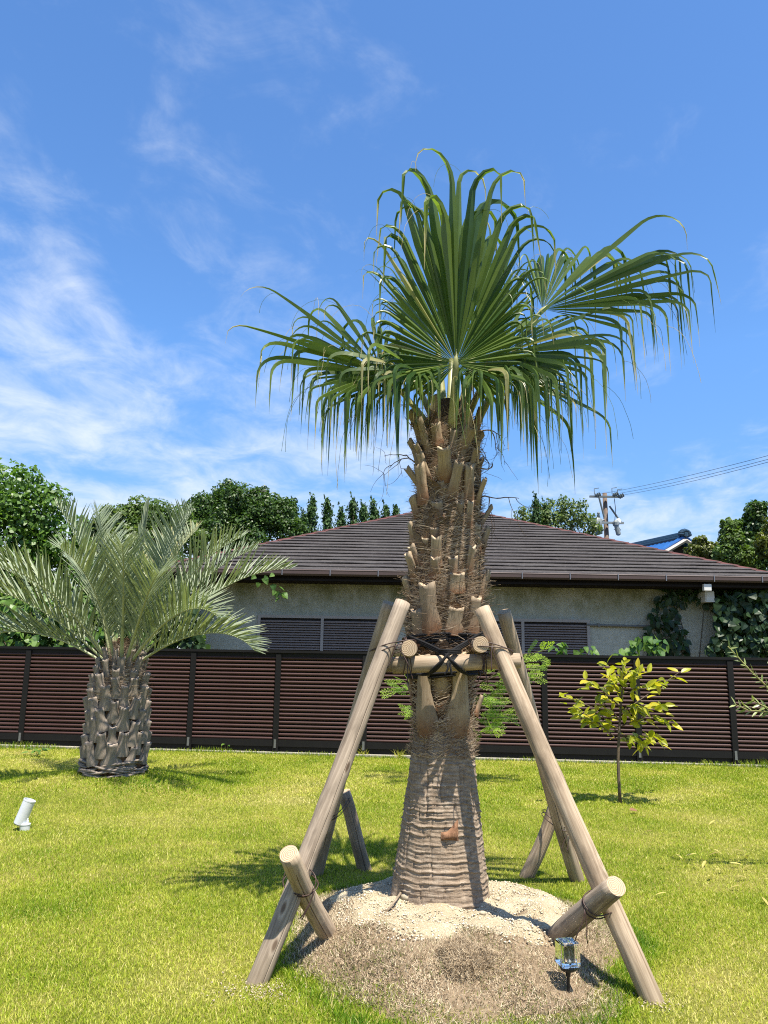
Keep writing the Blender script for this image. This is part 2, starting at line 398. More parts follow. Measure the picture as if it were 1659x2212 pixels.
    # house
    m, N = newmat('roof_shingle')
    p = N.n('ShaderNodeNewGeometry').outputs['Position']; r = N.n('ShaderNodeObjectInfo').outputs['Random']
    a = N.noise(N.mapping(p, (3.0, 9, 9)), 2.2, 6, 0.72); b = N.noise(N.mapping(p, (5, 14, 14)), 3.0, 4, 0.75); f = N.noise(p, 1.1, 3)
    c = N.ramp(a, [(0.32, (0.026, 0.023, 0.0225)), (0.66, (0.058, 0.0525, 0.050))])
    c = N.mix(N.smooth(b, 0.54, 0.72, 0.0, 0.75), c, (0.19, 0.178, 0.165))
    c = N.mix(N.smooth(f, 0.4, 0.7, 0.0, 0.35), c, (0.072, 0.067, 0.063))
    c = N.mix(N.math('MULTIPLY', r, 0.25), c, (0.036, 0.029, 0.028))
    finish(N, c, 0.85, 0.2, N.noise(p, 60, 4), 0.5, 0.01)
    plain('hip_red', (0.085, 0.034, 0.030), 0.75, 0.2, 0.35, 5, 0.3)
    plain('gutter', (0.068, 0.046, 0.040), 0.42, 0.35, 0.12, 2, 0.05)
    plain('soffit', (0.022, 0.018, 0.016), 0.9, 0.05, 0.2, 3, 0.1)
    m, N = newmat('stucco')
    p = N.n('ShaderNodeNewGeometry').outputs['Position']; sp = N.n('ShaderNodeSeparateXYZ', {0: p})
    a = N.noise(p, 9, 6, 0.65); b = N.noise(N.mapping(p, (1.0, 1, 0.6)), 2.4, 5, 0.65)
    c = N.ramp(a, [(0.3, (0.36, 0.35, 0.275)), (0.7, (0.47, 0.455, 0.365))])
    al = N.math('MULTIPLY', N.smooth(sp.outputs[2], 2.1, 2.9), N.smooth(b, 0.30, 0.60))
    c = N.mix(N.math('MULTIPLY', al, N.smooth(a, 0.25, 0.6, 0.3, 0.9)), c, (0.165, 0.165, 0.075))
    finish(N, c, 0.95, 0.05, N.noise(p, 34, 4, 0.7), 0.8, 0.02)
    plain('shutter', (0.27, 0.205, 0.17), 0.7, 0.1, 0.12, 3, 0.04)
    plain('shutter_frame', (0.32, 0.28, 0.245), 0.6, 0.2, 0.1, 3, 0.04)
    plain('pipe_grey', (0.14, 0.14, 0.13), 0.6, 0.3, 0.1, 4, 0.05)
    plain('white_box', (0.62, 0.61, 0.57), 0.6, 0.3, 0.06, 4, 0.03)
    plain('dark_wall', (0.03, 0.028, 0.028), 0.9, 0.1, 0.2, 3, 0.1)
    plain('blue_tile', (0.018, 0.085, 0.26), 0.25, 0.6, 0.25, 6, 0.05)
    plain('ridge_tile', (0.016, 0.040, 0.065), 0.3, 0.5, 0.3, 10, 0.1)
    plain('bargeboard', (0.33, 0.31, 0.28), 0.7, 0.2, 0.15, 4, 0.1)
    plain('pole_wood', (0.13, 0.10, 0.080), 0.9, 0.1, 0.4, 5, 0.5)
    plain('steel', (0.19, 0.21, 0.20), 0.5, 0.4, 0.15, 5, 0.1, 0.3)
    plain('steel_dark', (0.10, 0.12, 0.12), 0.5, 0.4, 0.2, 5, 0.1)
    plain('wire_black', (0.02, 0.02, 0.022), 0.6, 0.3, 0.1, 5, 0.0)
    plain('porcelain', (0.70, 0.70, 0.68), 0.25, 0.5, 0.05, 5, 0.0)
    plain('lamp_silver', (0.62, 0.64, 0.68), 0.32, 0.5, 0.05, 8, 0.02, 0.25)
    plain('lamp_grey', (0.22, 0.23, 0.24), 0.45, 0.4, 0.08, 8, 0.02, 0.3)
    plain('black_plastic', (0.016, 0.016, 0.017), 0.45, 0.4, 0.15, 20, 0.03)
    plain('stone', (0.36, 0.31, 0.22), 0.95, 0.1, 0.3, 20, 0.8)
    m, N = newmat('clear_glass')
    N.n('ShaderNodeOutputMaterial', {'Surface': N.n('ShaderNodeBsdfGlass', {'Roughness': 0.02, 'IOR': 1.46, 'Color': (0.97, 0.99, 0.98, 1)}).outputs[0]})
mats()
M_ = MATS

# ------------------------------------------------------------------ ground
PALM = Vector((0.375, 4.90, 0.0)); PINDO = Vector((-3.16, 9.55, 0.0))
FL = on(0, 1612); FR = on(1659, 1657)                       # fence foot line
FDIR = (FR - FL).normalized(); FNRM = Vector((FDIR.y, -FDIR.x, 0))   # towards the garden
if FNRM.y > 0: FNRM = -FNRM
def fence_y(x): return FL.y + (x - FL.x) * FDIR.y / FDIR.x
def sst(a, b, v):
    t = np.clip((v - a) / (b - a), 0, 1); return t * t * (3 - 2 * t)
def mound_r(x, y):
    a = np.arctan2(y - 4.66, x - 0.42)
    wob = 1 + 0.05 * np.sin(3 * a + 0.6) + 0.035 * np.sin(7 * a + 2)
    return np.sqrt(((x - 0.42) / 0.93) ** 2 + ((y - 4.66) / 1.06) ** 2) / wob
def sand_r(x, y):
    a = np.arctan2(y - 4.88, x - 0.46)
    wob = 1 + 0.08 * np.sin(2 * a + 1.6) + 0.09 * np.sin(5 * a + 0.3) + 0.06 * np.sin(9 * a) + 0.03 * np.sin(17 * a)
    return np.sqrt(((x - 0.46) / 0.66) ** 2 + ((y - 4.88) / 0.74) ** 2) / wob
def zg(x, y):
    x = np.asarray(x, float); y = np.asarray(y, float)
    z = 0.012 * np.sin(x * 0.9 + 1) * np.cos(y * 0.7) + 0.006 * np.sin(x * 2.3) * np.sin(y * 2.9 + 1)
    mr = mound_r(x, y); pl = sst(1.06, 0.55, mr)
    z = z + 0.165 * pl + pl * (0.016 * np.sin(x * 9.1 + 1.7 * np.sin(y * 5.3)) * np.sin(y * 8.3 + 1.1) + 0.010 * np.sin(x * 19 + y * 7) * np.sin(y * 17 - x * 5))
    r = np.sqrt(((x - PINDO.x) / 1.75) ** 2 + ((y - PINDO.y + 0.15) / 1.5) ** 2)
    return z + 0.15 * sst(1.0, 0.2, r)
def zgf(x, y): return float(zg(x, y))

def ground():
    s = MB(); s.add([(-900, -200, -0.06), (900, -200, -0.06), (900, 1500, -0.06), (-900, 1500, -0.06)], [(0, 1, 2, 3)])
    tag(s.build('ground', M_['soil']), kind='structure')
    xs = np.concatenate([np.arange(-11, -1.2, 0.14), np.arange(-1.2, 2.2, 0.035), np.arange(2.2, 11.1, 0.14)])
    vs = np.concatenate([np.linspace(-4, 3.2, 30)[:-1], np.arange(3.2, 6.2, 0.035), np.arange(6.2, 13.9, 0.12)])
    X, Y = np.meshgrid(xs, vs)
    lim = FL.y + (X - FL.x) * FDIR.y / FDIR.x - 0.13
    Y = np.minimum(Y, lim)
    Z = zg(X, Y)
    V = np.stack([X, Y, Z], -1).reshape(-1, 3); nx, ny = len(xs), len(vs)
    i = (np.arange(ny - 1)[:, None] * nx + np.arange(nx - 1)[None]).ravel()
    Q = np.stack([i, i + 1, i + nx + 1, i + nx], 1)
    # drop the rows squeezed flat against the kerb
    keep = (V[Q[:, 3], 1] - V[Q[:, 0], 1]) > 1e-4
    bulk('lawn', V, None, M_['thatch'], None, None, True, 'structure', Q[keep])
    # sand bed
    nr, na = 46, 150
    R = np.linspace(0, 1, nr) ** 0.8; A = np.linspace(0, 2 * np.pi, na, endpoint=False)
    rr, aa = np.meshgrid(R, A, indexing='ij')
    wob = 1 + 0.08 * np.sin(2 * aa + 1.6) + 0.09 * np.sin(5 * aa + 0.3) + 0.06 * np.sin(9 * aa) + 0.03 * np.sin(17 * aa)
    X = 0.46 + 0.66 * 1.10 * rr * wob * np.cos(aa); Y = 4.88 + 0.74 * 1.10 * rr * wob * np.sin(aa)
    nz = np.array([mn.fractal(Vector((a * 9, b * 9, 3.3)), 1.0, 2.0, 4) for a, b in zip(X.ravel(), Y.ravel())]).reshape(X.shape)
    Z = zg(X, Y) + 0.016 + 0.014 * nz - 0.05 * sst(0.86, 1.0, rr)
    V = np.stack([X, Y, Z], -1).reshape(-1, 3)
    Q = [(k * na + j, k * na + (j + 1) % na, (k + 1) * na + (j + 1) % na, (k + 1) * na + j) for k in range(nr - 1) for j in range(na)]
    Q = [(a, d, c, b) for a, b, c, d in Q]
    bulk('sand_bed', V, None, M_['sand'], None, None, True, 'structure', np.array(Q))
    # concrete kerb along the fence foot
    s = MB(); R3 = Matrix((FDIR, -FNRM, Vector((0, 0, 1)))).transposed()
    c = (FL + FR) / 2 + FNRM * 0.055
    s.box((c.x, c.y, -0.028), (22, 0.17, 0.12), R3)
    tag(s.build('fence_kerb', M_['concrete']), kind='structure')
ground()

# ------------------------------------------------------------------ fence
def fence():
    root = thing('slat_fence', (FL + FR) / 2, 'long dark brown horizontal slat fence in black frame behind the lawn', 'fence')
    R3 = Matrix((FDIR, -FNRM, Vector((0, 0, 1)))).transposed()
    H = 1.615; Wl = (FR - FL).length
    def u_of(xpix): # distance along the fence of a picture column
        d = ray(xpix, 1520); d.z = 0
        # intersect with the fence line in plan
        den = d.x * FDIR.y - d.y * FDIR.x
        return (d.y * FL.x - d.x * FL.y) / den if abs(den) > 1e-9 else 0
    us = [u_of(x) for x in (53, 414, 601, 788)]
    step = (us[3] - us[1]) / 2; u0 = us[1]
    posts = [u0 + step * k for k in range(-4, 9)]
    def W(u, off, z): return FL + FDIR * u + FNRM * off + Vector((0, 0, z))
    # rails
    L = posts[-1] - posts[0]; mid = (posts[0] + posts[-1]) / 2
    s = MB(); s.box(W(mid, 0.01, H - 0.02), (L + 0.1, 0.085, 0.04), R3); s.box(W(mid, 0.004, H - 0.075), (L, 0.03, 0.06), R3); s.build('top_rail', M_['fence_frame'], root)
    s = MB(); s.box(W(mid, 0.0, 0.165), (L, 0.055, 0.10), R3); s.build('bottom_rail', M_['fence_frame'], root)
    s = MB(); s.box(W(mid, -0.02, 0.075), (L, 0.02, 0.085), R3); s.build('toe_board', M_['fence_frame'], root)
    pm = MB(); pm.box((0, 0, 0), (0.085, 0.075, H - 0.06)); pme = pm.mesh('post', M_['fence_frame'])
    cm = MB(); cm.box((0, 0, 0), (0.035, 0.012, 0.13)); cme = cm.mesh('clip', M_['metal_clip'])
    for u in posts:
        p = link('post', pme, root, mat4(W(u, 0.006, (H - 0.06) / 2), R3))
        link('post_clip', cme, p, mat4(W(u, 0.052, 0.16), R3))
    # back sheet, seen as black between the slats
    s = MB(); s.box(W(mid, -0.045, (H + 0.2) / 2), (L, 0.006, H - 0.28), R3); s.build('backing_sheet', M_['fence_frame'], root)
    # slats: D-shaped section, one mesh shared by all
    n = 21; z0, z1 = 0.235, H - 0.125; pitch = (z1 - z0) / (n - 1); bw = step - 0.075
    sec = []
    for k in range(9):
        a = math.pi * (k / 8) - math.pi / 2
        sec.append((-math.cos(a) * 0.024, math.sin(a) * pitch * 0.365))
    sec += [(0.012, pitch * 0.365), (0.012, -pitch * 0.365)]
    m = MB(); K = len(sec)
    vs = [(-bw / 2, a, b) for a, b in sec] + [(bw / 2, a, b) for a, b in sec]
    m.add(vs, [(j, (j + 1) % K, K + (j + 1) % K, K + j) for j in range(K)])
    m.add(vs, [tuple(range(K)), tuple(range(2 * K - 1, K - 1, -1))])
    sme = m.mesh('slat', M_['fence_slat'])
    sme.polygons.foreach_set('use_smooth', [True] * 8 + [False] * (len(sme.polygons) - 8))
    for b in range(len(posts) - 1):
        uc = (posts[b] + posts[b + 1]) / 2
        for k in range(n):
            link('slat', sme, root, mat4(W(uc, random.uniform(-0.001, 0.001), z0 + pitch * k), R3))
fence()

# ------------------------------------------------------------------ house with hipped roof
def house():
    EY, ZE = 15.7, 3.235; XL, XR = -4.80, 8.42
    XM = (XL + XR) / 2; HW = (XR - XL) / 2; AY = EY + HW; ZA = 5.93
    BACK = AY + 8.0
    WY = 16.45; WX0, WX1 = XL + 0.75, XR - 0.30
    root = thing('bungalow', (XM, WY, 0), 'beige stucco bungalow with dark brown hipped roof behind the fence', 'house')
    s = MB()
    s.box(((WX0 + WX1) / 2, WY + 0.12, 1.58), (WX1 - WX0, 0.24, 3.16))
    s.box((WX0 + 0.12, (WY + 0.24 + BACK - 1) / 2, 1.58), (0.24, BACK - 1 - WY - 0.24, 3.16)); s.box((WX1 - 0.12, (WY + 0.24 + BACK - 1) / 2, 1.58), (0.24, BACK - 1 - WY - 0.24, 3.16))
    s.build('wall', M_['stucco'], root)
    s = MB(); s.box((XM, EY + 0.44, 3.06), (2 * HW - 0.2, 0.80, 0.04)); s.box((XM, EY + 0.10, 3.12), (2 * HW - 0.1, 0.03, 0.18))
    s.build('soffit', M_['soffit'], root)
    # roof deck under the courses (front, left, right slopes and the back)
    k = (ZA - ZE) / HW; d = 0.03
    s = MB()
    P = [(XL, EY, ZE - d), (XR, EY, ZE - d), (XR, BACK, ZE - d), (XL, BACK, ZE - d), (XM, AY, ZA - d), (XM, BACK - HW, ZA - d)]
    s.add(P, [(0, 1, 4), (1, 2, 5, 4), (2, 3, 5), (3, 0, 4, 5)])
    roof = s.build('roof', M_['soffit'], root)
    # stepped courses on the three slopes that can be seen
    n = 26; th = 0.040; rng = random.Random(3)
    for i in range(n):
        a, b = i / n, (i + 1) / n + 0.012
        def ring(t, dz):
            x0, x1, y0 = XL + HW * t, XR - HW * t, EY + HW * t
            z = ZE + (ZA - ZE) * t + dz
            return x0, x1, y0, z
        x0, x1, y0, z0 = ring(a, th); X0, X1, Y0, Z0 = ring(min(b, 1.0), 0.004)
        m = MB(); seg = max(2, int((x1 - x0) / 0.45)); lo, hi, bt = [], [], []
        for q in range(seg + 1):
            f = q / seg; jz = rng.uniform(-0.008, 0.006)
            xa = x0 + (x1 - x0) * f; xb = X0 + (X1 - X0) * f
            lo.append((xa, y0 - 0.012, z0 + jz)); hi.append((xb, Y0, Z0)); bt.append((xa, y0 - 0.010, z0 + jz - 0.014))
        vs = lo + hi + bt; c = seg + 1
        m.add(vs, [(q, q + 1, c + q + 1, c + q) for q in range(seg)] + [(2 * c + q, 2 * c + q + 1, q + 1, q) for q in range(seg)])
        m.build('shingle_course', M_['roof_shingle'], roof)
    for sx in (0, 1):
        m = MB()
        for i in range(n):
            a, b = i / n, min(1.0, (i + 1) / n + 0.012); ln = BACK - HW * 0
            xa = (XL + HW * a) if sx == 0 else (XR - HW * a); xb = (XL + HW * b) if sx == 0 else (XR - HW * b)
            za, zb = ZE + (ZA - ZE) * a + th, ZE + (ZA - ZE) * b + 0.004
            f = [(xa, EY + HW * a, za), (xb, EY + HW * b, zb), (xb, BACK, zb), (xa, BACK, za), (xa, EY + HW * a, za - th), (xa, BACK, za - th)]
            m.add(f, [(3, 2, 1, 0) if sx == 0 else (0, 1, 2, 3), (0, 4, 5, 3)])
        m.build('side_slope', M_['roof_shingle'], roof)
    # hip caps, one per course, reddish
    for sx in (-1, 1):
        cx = XL if sx < 0 else XR
        for i in range(n):
            a, b = i / n, (i + 1) / n + 0.016
            A = Vector((cx - sx * HW * a, EY + HW * a, ZE + (ZA - ZE) * a + 0.048)); B = Vector((cx - sx * HW * b, EY + HW * b, ZE + (ZA - ZE) * b + 0.026))
            ax = (B - A).normalized(); sd = Vector((ax.y, -ax.x, 0)).normalized(); w2 = 0.10
            m = MB(); dn = Vector((0, 0, -w2 * k * 0.72 - 0.012)); tz = Vector((0, 0, -0.022))
            vs = [A - sd * w2 + dn, A, A + sd * w2 + dn, B - sd * w2 + dn, B, B + sd * w2 + dn]
            vs += [v + tz for v in vs[:3]]
            m.add(vs, [(0, 1, 4, 3), (1, 2, 5, 4), (0, 6, 7, 1), (1, 7, 8, 2)])
            m.build('hip_cap', M_['hip_red'], roof)
    m = MB(); m.tube([(XM, AY - 0.1, ZA + 0.05), (XM, BACK - HW, ZA + 0.05)], 0.09, 8); m.build('ridge_cap', M_['hip_red'], roof)
    # gutter
    g = MB(); prof = [(0.0, 0.115), (-0.015, 0.125), (-0.028, 0.112), (-0.022, 0.09), (-0.022, 0.035), (0.01, 0.0), (0.09, 0.0), (0.10, 0.09), (0.094, 0.09), (0.085, 0.012), (0.016, 0.012), (-0.012, 0.04), (-0.012, 0.1)]
    K = len(prof); gx0, gx1 = XL - 0.02, XR + 0.02; gy, gz = EY - 0.075, ZE - 0.10
    vs = [(gx0, gy + a, gz + b) for a, b in prof] + [(gx1, gy + a, gz + b) for a, b in prof]
    g.add(vs, [(j, (j + 1) % K, K + (j + 1) % K, K + j) for j in range(K)])
    gut = g.build('gutter', M_['gutter'], root)
    bm = MB(); bm.box((0, 0, 0.068), (0.018, 0.012, 0.13)); bme = bm.mesh('gutter_bracket', M_['metal_clip'])
    # brackets about every 1.15 m
    bx = [at(x, 1235, EY).x for x in (628, 733, 838)]
    x = bx[0] - 4 * (bx[1] - bx[0])
    stp = at(1229, 1240, EY).x; stp = at(1332, 1242, EY).x - at(1229, 1240, EY).x
    x0 = at(1229, 1240, EY).x - 6 * stp
    for q in range(13):
        xx = x0 + q * stp
        if gx0 < xx < gx1: link('gutter_bracket', bme, gut, Matrix.Translation((xx, gy - 0.031, gz - 0.0)))
    # louvred shutters
    lv = {}
    def shutter(px0, px1, name):
        a, b = at(px0, 1332, WY).x, at(px1, 1336, WY).x; z1, z0 = 2.37, 0.85
        win = MB(); fw = 0.06
        win.box(((a + b) / 2, WY - 0.03, z1 - fw / 2), (b - a, 0.07, fw)); win.box(((a + b) / 2, WY - 0.03, z0 + fw / 2), (b - a, 0.07, fw))
        for xx in (a + fw / 2, (a + b) / 2, b - fw / 2): win.box((xx, WY - 0.031, (z0 + z1) / 2), (fw, 0.068, z1 - z0 - 2 * fw))
        wo = win.build('window', M_['shutter_frame'], root)
        bk = MB(); bk.box(((a + b) / 2, WY - 0.004, (z0 + z1) / 2), (b - a - 0.04, 0.006, z1 - z0 - 0.04)); bk.build('shutter_back', M_['dark_wall'], wo)
        pw = (b - a) / 2 - fw * 1.5
        key = round(pw, 3)
        sl_ = MB(); R = Matrix.Rotation(rad(-52), 3, 'X'); sl_.box((0, 0, 0), (pw, 0.006, 0.052), R); me = sl_.mesh('louvre', M_['shutter'])
        for sgn in (0, 1):
            xc = a + fw + pw / 2 + sgn * (pw + fw)
            zz = z0 + fw + 0.03
            while zz < z1 - fw - 0.02:
                link('louvre', me, wo, Matrix.Translation((xc, WY - 0.03, zz))); zz += 0.052
    shutter(558, 836, 'a'); shutter(984, 1272, 'b')
    # pipe along the wall and the two white boxes under the eave
    p0, p1 = at(1266, 1350, WY), at(1470, 1356, WY)
    m = MB(); m.tube([(p0.x, WY - 0.06, p0.z), (p1.x, WY - 0.06, p0.z - 0.02)], 0.026, 10); m.box((p0.x + 0.25, WY - 0.05, p0.z), (0.05, 0.09, 0.07)); m.build('wall_pipe', M_['pipe_grey'], root)
    b1 = at(1527, 1269, 15.70); b2 = at(1521, 1291, 16.3)
    m = MB(); m.box((b1.x, 15.70, b1.z), (0.15, 0.10, 0.13)); m.box((b1.x, 15.76, b1.z + 0.03), (0.03, 0.12, 0.03)); m.build('eave_lamp', M_['white_box'], root)
    m = MB(); m.box((b2.x, WY - 0.22, b2.z), (0.19, 0.44, 0.22)); m.box((b2.x, WY - 0.445, b2.z), (0.15, 0.01, 0.17)); m.build('meter_box', M_['white_box'], root)
house()

# ------------------------------------------------------------------ blue-tiled house far behind
def blue_house():
    Y = 34.0
    ap = at(1470, 1164, Y); zc = ap.z; xc = ap.x
    root = thing('tiled_house', (xc, Y, 0), 'distant house with glossy blue tiled gable roof beyond the brown roof', 'house')
    W2, Hh = 3.4, 1.75; D = 9.0
    ux = Vector((-0.30, 0.954, 0)); vx = Vector((0.95, 0.30, 0)).normalized(); vx = (vx - ux * vx.dot(ux)).normalized()
    # ridge runs away to the left; the gable end faces right / camera
    A = Vector((xc, Y, zc)); up = Vector((0, 0, 1))
    s = MB()
    g0, g1 = A - vx * W2 * 0.82 - up * Hh, A + vx * W2 * 0.82 - up * Hh
    bl = Vector((0, 0, -zc))
    wv = [A - ux * -0.25 - up * 0.15, g0 + ux * 0.25, g1 + ux * 0.25]
    fl0, fl1 = Vector((wv[1].x, wv[1].y, 0)), Vector((wv[2].x, wv[2].y, 0))
    s.add([wv[0], wv[1], fl0, fl1, wv[2]], [(0, 1, 2, 3, 4)])
    e0, e1 = wv[1] + ux * D, wv[2] + ux * D
    s.add([wv[1], e0, Vector((e0.x, e0.y, 0)), fl0], [(0, 1, 2, 3)]); s.add([wv[2], e1, Vector((e1.x, e1.y, 0)), fl1], [(3, 2, 1, 0)])
    s.build('wall', M_['dark_wall'], root)
    for sgn in (-1, 1):
        m = MB(); rows, cols = 12, 60
        vs = []
        for r in range(rows + 1):
            for c in range(cols + 1):
                f = r / rows; u = c / cols * D
                p = A + ux * (u - 0.35) + vx * sgn * W2 * f - up * (Hh * f + 0.25 * f * (1 - f))
                wv_ = 0.035 * math.sin(c * math.pi / 1.0 * 0.5 * 2) if False else 0.03 * (c % 2)
                vs.append(p + up * (wv_ + 0.02))
        fs = [(r * (cols + 1) + c, r * (cols + 1) + c + 1, (r + 1) * (cols + 1) + c + 1, (r + 1) * (cols + 1) + c) for r in range(rows) for c in range(cols)]
        m.add(vs, fs); m.build('roof_slope', M_['blue_tile'], root, kind=None)
        b = MB(); q0 = A - ux * 0.33 - up * 0.10; q1 = q0 + vx * sgn * W2 - up * Hh
        b.tube([q0, (q0 + q1) / 2 - up * 0.05, q1], 0.10, 4, up=ux); b.build('bargeboard', M_['bargeboard'], root)
        v = MB(); v.tube([A - ux * 0.25 + up * 0.05, A - ux * 0.25 + vx * sgn * W2 * 0.5 - up * (Hh * 0.5 + 0.02), A - ux * 0.25 + vx * sgn * W2 - up * (Hh - 0.05)], 0.10, 8); v.build('verge_tile', M_['blue_tile'], root)
    r = MB()
    for q, (rr, dz) in enumerate(((0.15, 0.04), (0.12, 0.13), (0.09, 0.21))):
        r.tube([A - ux * 0.1 + up * dz, A + ux * D + up * dz], rr, 8)
    r.build('ridge', M_['ridge_tile'], root)
    o = MB(); c = A - ux * 0.3 + up * 0.20
    for a in range(7):
        t = a / 6 * math.pi; o.lathe([(0.02, -0.10), (0.13, -0.05), (0.15, 0.0), (0.13, 0.05), (0.02, 0.10)], 8, c + vx * math.cos(t) * 0.20 + up * (math.sin(t) * 0.17 - 0.05))
    o.lathe([(0.05, -0.14), (0.15, -0.08), (0.15, 0.08), (0.05, 0.14)], 10, c - up * 0.05)
    o.build('ridge_end_ornament', M_['ridge_tile'], root)
blue_house()

# ------------------------------------------------------------------ utility pole and lines
def utility():
    Y = 40.0; k = Y / FPX
    b = at(1311, 1160, Y); t = at(1305, 1065, Y); X = (b.x + t.x) / 2
    root = thing('utility_pole', (X, Y, 0), 'weathered wooden utility pole with two steel crossarms above the roof', 'utility pole')
    m = MB(); m.tube([(X + 0.06, Y, 0), (X + 0.03, Y, 4.5), (X, Y, t.z)], [0.17, 0.14, 0.115], 14); m.build('shaft', M_['pole_wood'], root, True)
    za = at(1305, 1075, Y).z; x0, x1 = at(1271, 1076, Y).x, at(1340, 1076, Y).x
    m = MB(); m.box(((x0 + x1) / 2, Y - 0.24, za), (x1 - x0, 0.1, 0.10)); m.build('crossarm', M_['steel_dark'], root)
    zb = at(1305, 1131, Y).z; x2, x3 = at(1290, 1131, Y).x, at(1344, 1131, Y).x
    m = MB(); m.box(((x2 + x3) / 2, Y - 0.26, zb), (x3 - x2, 0.1, 0.11)); m.build('crossarm', M_['steel'], root)
    for a, c in (((x0 + 0.5, za - 0.05), (X - 0.15, za - 1.1)), ((X - 0.15, za - 1.25), (x2 - 0.1, zb)), ((X + 0.15, zb + 0.9), (X + 0.75, zb))):
        m = MB(); m.tube([(a[0], Y - 0.25, a[1]), (c[0], Y - 0.25, c[1])], 0.05, 6); m.build('brace', M_['steel_dark'], root)
    ins = MB(); ins.lathe([(0.03, -0.22), (0.10, -0.15), (0.13, -0.12), (0.06, -0.08), (0.13, -0.02), (0.06, 0.03), (0.12, 0.08), (0.03, 0.14)], 10)
    im = ins.mesh('insulator', M_['steel_dark'])
    tips = []
    for xp, yp in ((1287, 1075), (1325, 1074), (1337, 1077)):
        p = at(xp, yp, Y); link('insulator', im, root, Matrix.Translation((p.x, Y - 0.5, p.z + 0.05)) @ Matrix.Rotation(rad(65), 4, 'Y')); tips.append(Vector((p.x + 0.15, Y - 0.55, p.z + 0.1)))
        pn = MB(); pn.tube([(p.x - 0.15, Y - 0.3, p.z + 0.1), (p.x - 0.15, Y - 0.3, p.z + 0.42), (p.x + 0.1, Y - 0.3, p.z + 0.46)], 0.022, 5); pn.build('pin', M_['steel_dark'], root)
    q = at(1331, 1129, Y); m = MB(); m.lathe([(0.04, -0.14), (0.13, -0.08), (0.13, 0.08), (0.06, 0.14)], 12, (q.x, Y - 0.4, q.z)); m.build('insulator', M_['porcelain'], root)
    q = at(1327, 1143, Y); m = MB(); m.lathe([(0.05, -0.42), (0.13, -0.36), (0.12, 0.1), (0.17, 0.13), (0.17, 0.3), (0.06, 0.4)], 12, (q.x, Y - 0.45, q.z), Matrix.Rotation(rad(-12), 3, 'Y')); m.build('fuse_cutout', M_['steel'], root)
    q = at(1284, 1140, Y); m = MB(); m.lathe([(0.1, -0.45), (0.27, -0.4), (0.27, 0.35), (0.2, 0.42), (0.1, 0.45)], 14, (q.x, Y - 0.5, q.z)); m.lathe([(0.03, 0), (0.10, 0.05), (0.05, 0.2), (0.09, 0.25), (0.03, 0.35)], 8, (q.x + 0.1, Y - 0.5, q.z + 0.42)); m.build('transformer', M_['steel'], root, True)
    m = MB(); p0 = at(1322, 1080, Y); p1 = at(1323, 1128, Y); p2 = at(1317, 1146, Y)
    m.tube([(p0.x, Y - 0.4, p0.z), (p0.x + 0.05, Y - 0.4, (p0.z + p1.z) / 2), (p1.x, Y - 0.4, p1.z), (p1.x + 0.3, Y - 0.4, p1.z - 0.5), (p2.x + 0.1, Y - 0.4, p2.z)], 0.018, 5); m.build('drop_wire', M_['wire_black'], root)
    Y2 = 22.0; ends = [at(1659, 973, Y2), at(1659, 981, Y2), at(1659, 987, Y2)]
    for i, (a, e) in enumerate(zip(tips, ends)):
        pts = []
        e2 = a + (e - a) * 1.5
        for k2 in range(25):
            f = k2 / 24; p = a + (e2 - a) * f; p.z -= 0.5 * 4 * f * (1 - f) * 0.35; pts.append(p)
        m = MB(); m.tube(pts, 0.0075, 5)
        o = m.build('power_line', M_['wire_black'])
        tag(o, ('topmost', 'middle', 'lowest')[i] + ' of three black power lines running right from the utility pole', 'power line', 'overhead power lines')
utility()

def fbm2(x, y, seed, sc):
    r = np.random.default_rng(seed); z = np.zeros_like(x); a = 1.0
    for o in range(4):
        for k in range(3):
            th = r.uniform(0, 6.28); ph = r.uniform(0, 6.28); f = sc * (1.9 ** o) * r.uniform(0.8, 1.25)
            z += a * np.sin(f * (x * np.cos(th) + y * np.sin(th)) + ph + 1.3 * np.sin(0.7 * f * (y * np.cos(th) - x * np.sin(th)) + ph * 2)) / 3
        a *= 0.55
    return z

# ------------------------------------------------------------------ foliage helpers
def unit(a): return a / np.maximum(np.linalg.norm(a, axis=-1, keepdims=True), 1e-9)
def leafcloud(P, Nrm, size, rng, aspect=0.6, droop=0.3, fold=0.18):
    """P (n,3) centres, Nrm (n,3) rough normals, size (n,) -> verts, quads"""
    n = len(P); r = rng.normal(size=(n, 3))
    nr = unit(Nrm + 0.55 * r)
    d = rng.normal(size=(n, 3)); d[:, 2] -= droop
    d = unit(d - nr * np.sum(d * nr, 1, keepdims=True)); s = np.cross(nr, d)
    L = size[:, None]
    a = P - d * L * 0.5; b = P + d * L * 0.5
    l = P + s * L * aspect * 0.5 + nr * L * fold - d * L * 0.05; q = P - s * L * aspect * 0.5 + nr * L * fold - d * L * 0.05
    V = np.stack([a, l, b, q], 1).reshape(-1, 3); i = np.arange(n) * 4
    return V, np.stack([i, i + 1, i + 2, i + 3], 1)

